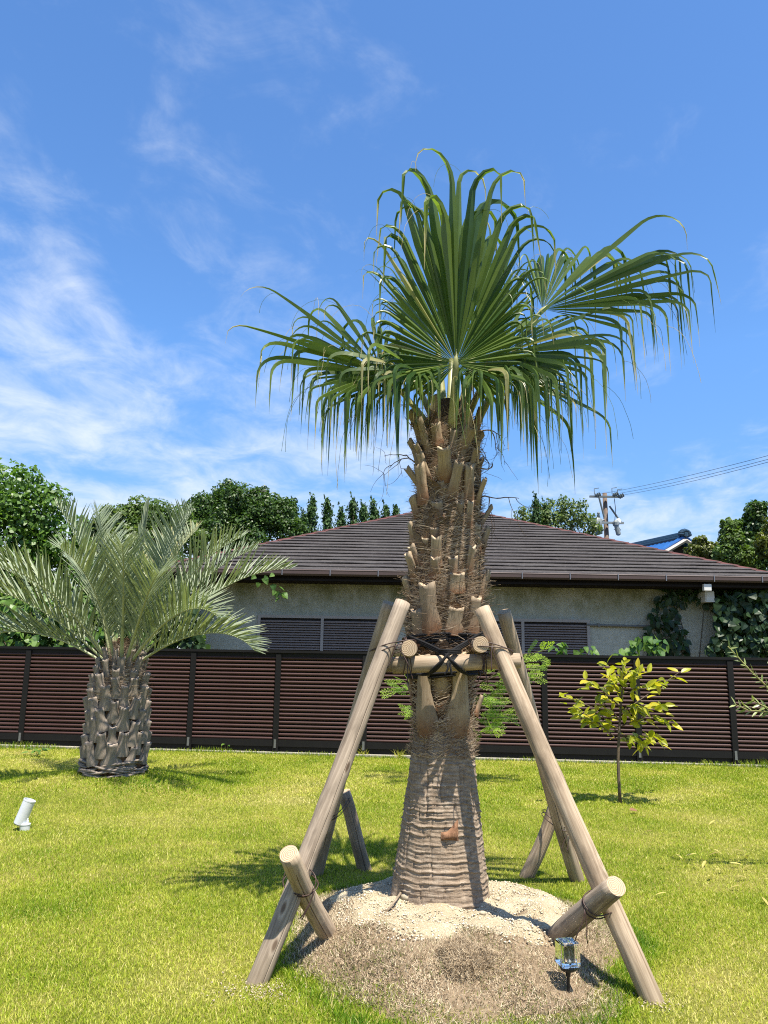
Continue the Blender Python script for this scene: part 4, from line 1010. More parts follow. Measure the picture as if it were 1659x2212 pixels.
def fan_palm():
    root = thing('fan_palm', (PALM.x, PALM.y, zgf(PALM.x, PALM.y)), 'tall fan palm with shaggy fibrous trunk propped by wooden poles', 'palm tree')
    # trunk with ring scars and cracks
    na, nz_ = 220, 300; z0, z1 = 0.05, 3.22; rnd = random.Random(2)
    zz = np.concatenate([np.linspace(z0, 1.15, 230), np.linspace(1.16, z1, nz_ - 230)])
    rings = [0.1]
    while rings[-1] < 1.25: rings.append(rings[-1] + rnd.uniform(0.028, 0.062))
    rings = np.array(rings)
    cracks = []
    for _ in range(330):
        zc = rnd.uniform(0.08, 1.2) ** 1.0; cracks.append((rnd.uniform(0, 2 * math.pi), zc, zc + rnd.uniform(0.04, 0.20), rnd.uniform(0.004, 0.013), rnd.uniform(0, 6.28), rnd.uniform(0.014, 0.024)))
    V = np.zeros((nz_, na, 3)); TH = np.linspace(0, 2 * np.pi, na, endpoint=False)
    ph = [rnd.uniform(0, 6.28) for _ in range(4)]
    for i, z in enumerate(zz):
        r = np.full(na, prof_r(z)); a = paxis(z)
        if z < 1.3:
            zt = z + 0.012 * np.sin(TH + ph[0]) + 0.006 * np.sin(3 * TH + ph[1]) + 0.009 * np.array([mn.noise(Vector((math.cos(t) * 4, math.sin(t) * 4, 5.0))) for t in TH])
            k = np.clip(np.searchsorted(rings, zt) - 1, 0, len(rings) - 2); f = (zt - rings[k]) / (rings[k + 1] - rings[k])
            brk = np.clip(0.75 + 0.9 * np.array([mn.noise(Vector((math.cos(t) * 3, math.sin(t) * 3, z * 14))) for t in TH]), 0.05, 1.6)
            prom = 0.6 + 0.7 * np.sin(k * 12.9898) ** 2
            r = r + prom * brk * (0.0085 * np.exp(-((f - 0.08) / 0.11) ** 2) + 0.003 * np.exp(-((f - 0.6) / 0.10) ** 2)) * (1.0 if z < 1.0 else 0.6)
            for c, za, zb, dp, pw, wdt in cracks:
                if za < z < zb:
                    dd = np.abs((TH - c - 0.025 * math.sin(z * 34 + pw) + np.pi) % (2 * np.pi) - np.pi)
                    r -= dp * math.sin(math.pi * (z - za) / (zb - za)) ** 0.6 * np.exp(-(dd / wdt) ** 2)
            nzv = np.array([mn.noise(Vector((math.cos(t) * 5, math.sin(t) * 5, z * 9))) for t in TH]); r += 0.005 * nzv
        V[i, :, 0] = a.x + np.sin(TH) * r; V[i, :, 1] = a.y - np.cos(TH) * r; V[i, :, 2] = z
    V = V.reshape(-1, 3)
    Q = np.array([(i * na + j, i * na + (j + 1) % na, (i + 1) * na + (j + 1) % na, (i + 1) * na + j) for i in range(nz_ - 1) for j in range(na)])
    cut = 226 * na
    lo = Q[Q[:, 0] < cut]; hi = Q[Q[:, 0] >= cut]
    bulk('trunk', V, None, M_['palm_bark'], root, None, True, None, lo)
    bulk('fibre_sheath', V, None, M_['fibre_mat'], root, None, True, None, hi)
    # torn scar on the trunk front
    m = MB(); c = psurf(0.12, 0.555, 0.0); R, C = 6, 14; vs = []
    for i in range(R + 1):
        for j in range(C + 1):
            fx, fz = j / C, i / R; th = -0.08 + 0.42 * fx; z = 0.53 + (0.022 + 0.055 * max(0, fx - 0.35)) * (fz * 2 - 0.4) + 0.012 * fx
            e = min(fx, 1 - fx, fz, 1 - fz)
            vs.append(psurf(th, z, 0.004 + 0.022 * min(1, e * 4) + 0.004 * mn.noise(Vector((fx * 9, fz * 6, 1)))))
    m.add(vs, [(i * (C + 1) + j, i * (C + 1) + j + 1, (i + 1) * (C + 1) + j + 1, (i + 1) * (C + 1) + j) for i in range(R) for j in range(C)])
    m.build('torn_scar', M_['bark_scar'], root, True)
    # cut leaf bases
    mm = [M_['leaf_base_tan'], M_['leaf_base_cut']]
    big = [base_mesh('leaf_base', mm, 0.215, 0.100, 0.42, 50, 0.012, 0.62, 0.026, 0.02, 0.045), base_mesh('leaf_base', mm, 0.235, 0.105, 0.42, 51, 0.012, 0.62, 0.026, 0.02, 0.045)]
    med = [base_mesh('leaf_base', mm, 0.145, 0.098, 0.25, 60 + i, 0.020, 0.35, 0.036) for i in range(3)]
    sml = [base_mesh('leaf_base', mm, 0.105, 0.074, 0.17, 70 + i, 0.018, 0.3, 0.032) for i in range(3)]
    def put(me, th, z, tilt, roll=0.0, s=1.0, dr=0.012, sw=None):
        p = psurf(th, z, dr); out = Vector((math.sin(th), -math.cos(th), 0))
        up = (Vector((0, 0, 1)) * math.cos(tilt) + out * math.sin(tilt))
        x = up.cross(out).normalized() * -1; x = (Matrix.Rotation(roll, 3, out) @ x); up = (Matrix.Rotation(roll, 3, out) @ up)
        y = up.cross(x).normalized()
        if y.dot(out) < 0: x = -x; y = up.cross(x).normalized()
        link('leaf_base', me, root, Matrix.Translation(p) @ Matrix((x, y, up)).transposed().to_4x4() @ Matrix.Diagonal((sw or s, sw or s, s, 1)))
    placed = []
    def fromto(me, L, bx, by, tx, ty, tilt, s=None, dr=0.020, wf=1.0):
        """foot and top picture positions of a base that faces the camera"""
        z = at(bx, by, PALM.y - 0.2).z; a = paxis(z); r = prof_r(z); xw = at(bx, by, PALM.y - 0.2).x
        th = math.asin(max(-0.98, min(0.98, (xw - a.x) / r)))
        zt = at(tx, ty, PALM.y - 0.2).z; ln = max(0.06, (zt - z)) / math.cos(tilt)
        rl = math.atan2(at(tx, ty, PALM.y - 0.2).x - xw - math.sin(th) * math.sin(tilt) * ln, zt - z)
        put(me, th, z, tilt, -rl * -1.0 if False else rl * -1.0 * -1.0, ln / L * 1.18 if s is None else s, dr, max(0.95, ln / L) * wf); placed.append((th, z))
    fromto(big[0], 0.42, 915, 1596, 905, 1440, 0.0, None, 0.044); fromto(big[1], 0.42, 1000, 1596, 1012, 1436, 0.0, None, 0.044)
    fromto(big[0], 0.42, 955, 1520, 958, 1400, 0.02, 0.75)
    for bx, by, tx, ty in ((935, 1372, 930, 1278), (915, 1395, 905, 1328), (978, 1372, 976, 1322), (1018, 1372, 1032, 1302), (985, 1282, 988, 1246)):
        fromto(random.choice(med), 0.25, bx, by, tx, ty, 0.16, dr=0.030)
    for bx, by, tx, ty in ((958, 1432, 958, 1388), (940, 1250, 932, 1210), (944, 1232, 934, 1172), (982, 1250, 990, 1212), (1010, 1240, 1022, 1190), (948, 1122, 945, 1090), (1010, 1140, 1020, 1092), (922, 1085, 905, 1012), (1012, 1092, 1040, 1020), (898, 1110, 884, 1068), (902, 1180, 888, 1130), (1038, 1190, 1048, 1140), (905, 1250, 895, 1200), (1035, 1300, 1046, 1240)):
        fromto(random.choice(sml), 0.17, bx, by, tx, ty, random.uniform(0.12, 0.30), wf=random.uniform(0.72, 1.05))
    for bx, by, tx, ty, k in ((945, 900, 938, 855, 1), (978, 990, 976, 938, 1), (1012, 945, 1028, 890, 1), (915, 990, 898, 945, 0), (1028, 990, 1046, 950, 0), (1022, 920, 1040, 880, 0), (925, 925, 912, 880, 1), (950, 960, 948, 920, 0), (1000, 900, 1006, 862, 1), (965, 1040, 962, 985, 1), (990, 1060, 985, 1010, 0), (930, 1040, 920, 985, 1)):
        fromto((med if k else sml)[bx % 3], 0.25 if k else 0.17, bx, by, tx, ty, random.uniform(0.08, 0.55), wf=random.uniform(0.45, 0.95))
    rnd = random.Random(9)
    for k in range(40):                                   # torn, overlapping bases high on the front
        z = (2.42 + 0.58 * ((k * 0.618) % 1)) if k < 28 else (1.95 + 0.45 * ((k * 0.618) % 1))
        put(rnd.choice(sml + sml + med), rnd.uniform(-1.45, 1.45), z, rnd.uniform(0.05, 0.55), rnd.uniform(-0.4, 0.4), rnd.uniform(0.6, 1.25), 0.006, rnd.uniform(0.4, 0.85))
    for k in range(46):                                   # round the sides and back
        th = 1.45 + rnd.uniform(0, 2 * math.pi - 2.9); z = 1.15 + 1.95 * k / 46
        put(rnd.choice(sml), th, z, rnd.uniform(0.08, 0.35), rnd.uniform(-0.25, 0.25), rnd.uniform(0.7, 1.3))
    fibres(root, 'fibre', 'fibre', 4500, 1.47, 3.05, lambda z: prof_r(z) + 0.022, paxis, 26, (0.05, 0.18), 0.0020, 0.030)
    fibres(root, 'fibre', 'fibre', 17000, 1.47, 3.05, prof_r, paxis, 21, (0.05, 0.20), 0.0021, 0.020)
    fibres(root, 'fibre', 'fibre', 1500, 1.12, 1.46, prof_r, paxis, 25, (0.04, 0.12), 0.0020, 0.008)
    fibres(root, 'fibre', 'fibre', 1100, 1.52, 3.0, prof_r, paxis, 22, (0.05, 0.13), 0.0018, 0.045, 0.9)
    fibres(root, 'fibre', 'fibre', 4200, 1.66, 2.04, prof_r, paxis, 24, (0.05, 0.13), 0.0019, 0.055, 0.6)
    fibres(root, 'fibre', 'fibre', 1500, 0.96, 1.16, prof_r, paxis, 23, (0.03, 0.07), 0.0016, 0.015)
    # torn sheets of woven fibre wrapped round the trunk
    rnd = random.Random(12)
    for k in range(54):
        tc_ = rnd.uniform(-math.pi, math.pi) if k > 30 else rnd.uniform(-1.5, 1.5); zc = 1.5 + 1.5 * ((k * 0.618) % 1); wa = rnd.uniform(0.5, 1.3); hh = rnd.uniform(0.07, 0.19); slp = rnd.choice((-1, 1)) * rnd.uniform(0.05, 0.30); curl = rnd.uniform(0.012, 0.040); m = MB(); U, Vn = 16, 6; vs = []; tt = []
        for j in range(Vn + 1):
            for i in range(U + 1):
                fu, fv = i / U, j / Vn; z = zc + slp * (fu - 0.5) * wa * 0.2 + hh * (fv - 0.5) * (0.55 + 0.9 * math.sin(math.pi * min(1, max(0, fu)))) + (rnd.uniform(-0.014, 0.014) if j in (0, Vn) else 0) - 0.03 * math.cos(fu * 6.28)
                th = tc_ + wa * (fu - 0.5) + (rnd.uniform(-0.05, 0.05) if i in (0, U) else 0)
                vs.append(psurf(th, min(3.1, z), 0.010 + curl * fv ** 1.6 + 0.010 * mn.noise(Vector((th * 5, z * 22, k))) + 0.012 * math.sin(math.pi * fu)))
                tt.append(0.3 + 0.5 * rnd.random())
        m.add(vs, [(j * (U + 1) + i, j * (U + 1) + i + 1, (j + 1) * (U + 1) + i + 1, (j + 1) * (U + 1) + i) for j in range(Vn) for i in range(U)], tt)
        m.build('fibre_sheet', M_['fibre_sheet'], root, True)
    # curly dry flower stalks near the top
    rnd = random.Random(4)
    for th, z in ((1.15, 2.98), (1.35, 2.75), (1.2, 2.55), (-1.2, 2.75), (-1.3, 2.98), (0.6, 3.08), (-0.4, 3.08)):
        m = MB(); p = psurf(th, z); d = Vector((math.sin(th), -math.cos(th) * 0.4, 0.5)).normalized()
        stack = [(p, d, 0.007, 6)]
        while stack:
            p0, d0, r0, dep = stack.pop(); pts = [p0]; q = p0.copy(); dd = d0.copy(); cv = rv(rnd, 0.5)
            for k in range(6):
                dd = (dd + cv * 0.22 + rv(rnd, 0.12) + Vector((0, 0, -0.04))).normalized(); q = q + dd * 0.026; pts.append(q.copy())
            m.tube(pts, [r0 * (1 - 0.09 * k) for k in range(7)], 5, tint=rnd.uniform(0.1, 0.5))
            if dep > 3:
                for _ in range(2): stack.append((pts[rnd.randint(2, 6)], (dd + rv(rnd, 0.7)).normalized(), r0 * 0.6, dep - 1))
        m.build('dry_flower_stalk', M_['fibre'], root, True)
    # leaves:  hastula picture position, distance, axis, normal, length, spread, segments
    T = paxis(3.0) + Vector((0, 0, 2.98))
    F = [
        ((985, 785), 4.60, (0.0, -0.02, 1), (0.0, -1, 0.15), 1.78, 290, 68, (0.53, 0.72), 19, 0.07, 0.05, (0.90, 1.10)),
        ((1172, 668), 4.90, (0.88, 0.02, 0.58), (-0.30, -0.80, 0.50), 1.58, 135, 44, (0.42, 0.64), 13, 0.04, 0.25, (0.38, 1.2)),
        ((825, 806), 4.72, (-0.88, -0.10, 0.42), (0.25, -0.82, 0.50), 1.05, 190, 46, (0.42, 0.66), 12, 0.18, 0.30, (0.35, 1.3)),
        ((1075, 770), 4.74, (0.86, -0.25, 0.16), (0.25, -0.75, 0.6), 1.25, 160, 42, (0.32, 0.62), 10, 0.00, 0.5, (0.35, 1.3)),
        ((890, 815), 5.05, (-0.74, 0.20, 0.12), (0.1, -0.7, 0.7), 1.20, 170, 40, (0.28, 0.58), 11, 0.00, 0.6, (0.35, 1.3)),
        ((945, 745), 5.15, (-0.16, 0.25, 0.95), (0.10, -0.95, 0.3), 1.25, 80, 24, (0.55, 0.78), 14, 0.05, 0.15, (0.45, 1.1)),
        ((1030, 740), 5.15, (0.24, 0.25, 0.92), (-0.1, -0.95, 0.3), 1.30, 90, 26, (0.50, 0.76), 14, 0.04, 0.15, (0.45, 1.1)),
        ((975, 775), 5.30, (0.05, 0.90, 0.25), (0, -0.3, 0.95), 1.0, 180, 38, (0.4, 0.7), 10, 0.02, 0.4, (0.42, 1.3)),
        ((1060, 800), 5.15, (0.72, 0.40, 0.0), (-0.1, -0.5, 0.85), 1.20, 190, 40, (0.32, 0.6), 10, 0.0, 0.6, (0.35, 1.3)),
        ((905, 805), 4.70, (-0.66, -0.40, -0.05), (-0.2, -0.6, 0.7), 0.92, 180, 38, (0.28, 0.55), 10, 0.0, 0.7, (0.35, 1.3)),
        ((1030, 805), 4.72, (0.60, -0.40, -0.08), (0.2, -0.6, 0.7), 0.92, 180, 38, (0.28, 0.55), 10, 0.0, 0.7, (0.35, 1.3)),
    ]
    for i, (h, Y, A, Nv, L, spd, ns, fo, bd, lt, dr, sdp) in enumerate(F):
        H = at(h[0], h[1], Y); d = H - T
        fan_leaf(root, H, A, Nv, L, spd, ns, fo, bd, 200 + i, T + Vector((d.x * 0.22, d.y * 0.3 - (0.08 if i == 0 else 0), 0.0)), 0.46 if i in (0, 1, 2) else 0.42, 0.12, lt, dr, sdp, 0.045 if i == 0 else (0.07 if i == 1 else 0.12), 1.30 if i == 0 else 1.0)
fan_palm()

# ------------------------------------------------------------------ wooden support frame
def log_mesh(name, a, b, r, mat, seed, crack=True, taper=0.10, bow=0.010):
    """log along local z, returns mesh and world matrix"""
    a, b = Vector(a), Vector(b); ax = b - a; L = ax.length; rnd = random.Random(seed)
    R3 = basis(ax); m = MB(); K = max(10, int(L / 0.05)); ca = rnd.uniform(-0.6, 0.9)
    out = Vector((0.2, -1, 0.1)); lo = R3.transposed() @ out; ca = math.atan2(lo.y, lo.x) + rnd.uniform(-0.5, 0.5)
    angs = [ca + x for x in (-0.09, -0.045, 0.0, 0.045, 0.09)] + [ca + 0.09 + (2 * math.pi - 0.18) * k / 25 for k in range(1, 25)]
    n = len(angs); vs = []; knots = [(rnd.uniform(0, 6.28), rnd.uniform(0.05, 0.95) * L) for _ in range(int(L * 5) + 1)]
    c0, c1 = (rnd.uniform(0.02, 0.2), rnd.uniform(0.75, 1.0)) if crack else (2, 3)
    for k in range(K + 1):
        f = k / K; z = L * f; bx = bow * math.sin(f * 3.1 + seed) * 2; wob = rnd.uniform(-0.004, 0.004)
        rk = r * (1 + taper * (0.5 - f))
        if f in (0, 1): rk *= 0.965
        for j, an in enumerate(angs):
            rr = rk * (1 + 0.012 * math.sin(3 * an + z * 4 + seed) + 0.010 * math.sin(2 * an - z * 7))
            for ka, kz in knots:
                dz = (z - kz) / 0.04; da = ((an - ka + math.pi) % (2 * math.pi) - math.pi) / 0.35
                if abs(dz) < 2.5 and abs(da) < 2.5: rr += 0.0045 * math.exp(-dz * dz - da * da)
            if j == 2 and c0 < f < c1: rr -= 0.022
            aj = an + 0.05 * math.sin(z * 3 + seed) + (wob if j in (1, 2, 3) else 0)
            vs.append((bx + math.cos(aj) * rr, math.sin(aj) * rr, z))
    fs = [(k * n + j, k * n + (j + 1) % n, (k + 1) * n + (j + 1) % n, (k + 1) * n + j) for k in range(K) for j in range(n)]
    m.add(vs, fs, 0, 0); m.m = [0] * len(fs)
    e0, e1 = len(vs), len(vs) + 1
    m.v += [(bow * math.sin(seed) * 2, 0, -0.001), (bow * math.sin(3.1 + seed) * 2, 0, L + 0.001)]; m.t += [0, 0]
    for j in range(n):
        m.f += [(e0, (j + 1) % n, j), (e1, K * n + j, K * n + (j + 1) % n)]; m.m += [1, 1]
    me = m.mesh(name, [M_[mat], M_['end_grain']], True)
    for p in me.polygons:
        if p.material_index == 1: p.use_smooth = False
    return me, Matrix.Translation(a) @ R3.to_4x4()

def support():
    g = lambda x, y, z=0.0: on(x, y, z)
    c = Vector((0.38, 4.9, 0))
    root = thing('palm_support_frame', (0.38, 4.9, 0), 'weathered log frame lashed around the tall palm trunk', 'support frame')
    def pole(nm, a, b, r, mat, sd, **kw):
        a, b = Vector(a), Vector(b); me, M = log_mesh(nm, a, b, r, mat, sd, **kw); return link(nm, me, root, M)
    def ext(a, b, e): a, b = Vector(a), Vector(b); return a + (a - b).normalized() * e
    fl, frr = g(548, 2118), g(1398, 2155); bl, br = g(683, 1888), g(1252, 1900)
    tfl, tfr = at(876, 1303, 4.53), at(1048, 1313, 4.53); tbl, tbr = at(843, 1303, 5.22), at(1084, 1322, 5.22)
    poles = {}
    for k, a, b, mt, sd in (('fl', fl, tfl, 'pole_grey', 1), ('fr', frr, tfr, 'pole_tan', 2), ('bl', bl, tbl, 'pole_tan', 3), ('br', br, tbr, 'pole_tan', 4)):
        pole('pole', ext(a, b, 0.12), b, 0.0495, mt, sd); poles[k] = (Vector(a), Vector(b))
    # side bars pointing at the viewer, and front / back bars
    la, ra = at(877, 1400, 4.40), at(1037, 1392, 4.40)
    pole('crossbar', (la.x, 5.42, la.z - 0.01), la, 0.049, 'pole_grey', 5, crack=False); pole('crossbar', (ra.x + 0.03, 5.42, ra.z - 0.01), ra, 0.049, 'pole_tan', 6, crack=False)
    fa, fb = at(848, 1437, 4.56), at(1122, 1427, 4.56)
    pole('crossbar', fa, fb, 0.047, 'pole_tan', 7, crack=False); pole('crossbar', (fa.x - 0.05, 5.30, fa.z - 0.005), (fb.x + 0.05, 5.30, fb.z - 0.005), 0.047, 'pole_tan', 8, crack=False)
    # short cross stakes at the feet
    st = [(g(722, 2040, 0.02), at(627, 1843, 3.97), 0.050, 'pole_tan', 9), (g(1205, 2030, 0.11), at(1327, 1913, 3.88), 0.052, 'pole_grey', 10),
          (g(790, 1868, 0.03), at(737, 1712, 5.98), 0.050, 'pole_grey', 11), (g(1143, 1882, 0.03), at(1194, 1742, 5.92), 0.050, 'pole_tan', 12)]
    for a, b, r, mt, sd in st: pole('stake', ext(a, b, 0.12), b, r, mt, sd)
    # wire ties
    rnd = random.Random(8)
    def tie(cn, u, v, w_, ru, rv_, tails=True):
        """two slightly skewed loops in the plane of u and v, drifting along w"""
        m = MB(); u, v, w_ = Vector(u).normalized(), Vector(v).normalized(), Vector(w_).normalized()
        for q in range(2):
            ph = rnd.uniform(-0.25, 0.25); pts = []
            for k in range(25):
                a = 2 * math.pi * k / 24; ex = 0.8
                cu = math.copysign(abs(math.cos(a)) ** ex, math.cos(a)); sv = math.copysign(abs(math.sin(a)) ** ex, math.sin(a))
                pts.append(Vector(cn) + u * ru * cu + v * rv_ * sv + w_ * (0.02 * (q - 0.5) + ph * 0.10 * cu))
            m.tube(pts, 0.0032, 5)
        if tails:
            t0 = Vector(cn) + v * rv_ * 1.02
            for q in range(2):
                d = Vector((rnd.uniform(-0.5, 0.5), -0.2, -1)); pts = [t0]
                for k in range(6): t0_ = pts[-1] + d.normalized() * 0.025; d += Vector((rnd.uniform(-0.2, 0.2), rnd.uniform(-0.1, 0.1), 0)); pts.append(t0_)
                m.tube(pts, 0.0028, 5)
        m.build('wire_tie', M_['wire_rust'], root, True)
    def cross_at(p, s):
        """closest points between pole and stake"""
        a, b = p; c_, d_ = Vector(s[0]), Vector(s[1]); u = b - a; v = d_ - c_; w0 = a - c_
        A, B, C, D, E_ = u.dot(u), u.dot(v), v.dot(v), u.dot(w0), v.dot(w0); den = A * C - B * B
        return a + u * ((B * E_ - C * D) / den), c_ + v * ((A * E_ - B * D) / den)
    for k, s in zip(('fl', 'fr', 'bl', 'br'), st):
        P1, P2 = cross_at(poles[k], s); cn = (P1 + P2) / 2; ax = (Vector(s[1]) - Vector(s[0])).normalized(); gap = (P2 - P1)
        gp = gap.normalized() if gap.length > 1e-3 else Vector((0, -1, 0)); sd = ax.cross(gp).normalized()
        tie(cn, sd, gp if gp.y < 0 else -gp, ax, 0.064, gap.length / 2 + 0.060)
    for k, lat in (('fl', 1), ('fr', -1), ('bl', 1), ('br', -1)):
        a, b = poles[k]; t = (1.60 - a.z) / (b.z - a.z); p = a + (b - a) * t; bx = Vector((la.x if lat > 0 else ra.x, p.y, 1.60)); cn = (p + bx) / 2
        tie(cn, (1, 0, 0.1 * lat), (0, -1, 0.35), (0, 0.3, 1), (bx - p).length / 2 + 0.060, 0.062)
    for x in (la.x, ra.x):
        tie((x + (0.02 if x == ra.x else 0.0), 4.555, 1.555), (0, 0, 1), (0.25, -1, 0), (1, 0, 0.2), 0.105, 0.058)
    # black rope lashing: loops round trunk and bars, crossed in front
    def rope(pts, r=0.0085, closed=False):
        m = MB(); P = [Vector(p) for p in pts]
        Q = []
        for i in range(len(P) - 1):
            p0, p1, p2, p3 = P[max(i - 1, 0)], P[i], P[i + 1], P[min(i + 2, len(P) - 1)]
            for k in range(6):
                t = k / 6; Q.append(0.5 * ((2 * p1) + (p2 - p0) * t + (2 * p0 - 5 * p1 + 4 * p2 - p3) * t * t + (3 * p1 - p0 - 3 * p2 + p3) * t ** 3))
        Q.append(P[-1]); m.tube(Q, r, 6)
        return m
    M1 = MB()
    def addm(o): M1.add(o.v, o.f)
    cx, cy = PALM.x + 0.02, PALM.y
    for z, rr, wob, n_ in ((1.655, 0.232, 0.010, 3), (1.635, 0.228, 0.014, 2), (1.455, 0.218, 0.010, 3), (1.44, 0.222, 0.008, 2)):
        for q in range(n_):
            addm(rope([(cx + math.sin(a) * (rr + 0.006 * q) * 1.05, cy - math.cos(a) * (rr + 0.004 * q), z + q * 0.012 + wob * math.sin(a * 2 + q) + 0.012 * math.sin(a)) for a in np.linspace(0, 2 * math.pi, 15)], 0.0085))
    for q in range(3):
        o = 3.5 * q
        addm(rope([at(884 + o, 1374 + o, 4.67), at(930, 1394 + o, 4.62), at(962, 1412 + o * 0.6, 4.505), at(984 + o, 1440, 4.502), at(1003 + o, 1454 + o * 0.4, 4.60), at(1030, 1456, 4.70)], 0.008))
        addm(rope([at(1042 - o, 1366 + o, 4.67), at(1004, 1388 + o, 4.62), at(970, 1410 + o * 0.6, 4.502), at(948 - o, 1440, 4.500), at(930 - o, 1454 + o * 0.4, 4.60), at(900, 1456, 4.70)], 0.008))
        addm(rope([at(942, 1406 + o, 4.60), at(952, 1404 + o, 4.535), at(968, 1405 + o, 4.50), at(985, 1404 + o, 4.53), at(995, 1403 + o, 4.60)], 0.0075))
    for q in range(2):
        t0 = at(965 + q * 6, 1432, 4.495); addm(rope([t0, t0 + Vector((0.006, -0.006, -0.03)), t0 + Vector((0.012 * (q * 2 - 1), -0.004, -0.065))], 0.0065))
    M1.build('rope_lashing', M_['rope_black'], root, True)
support()

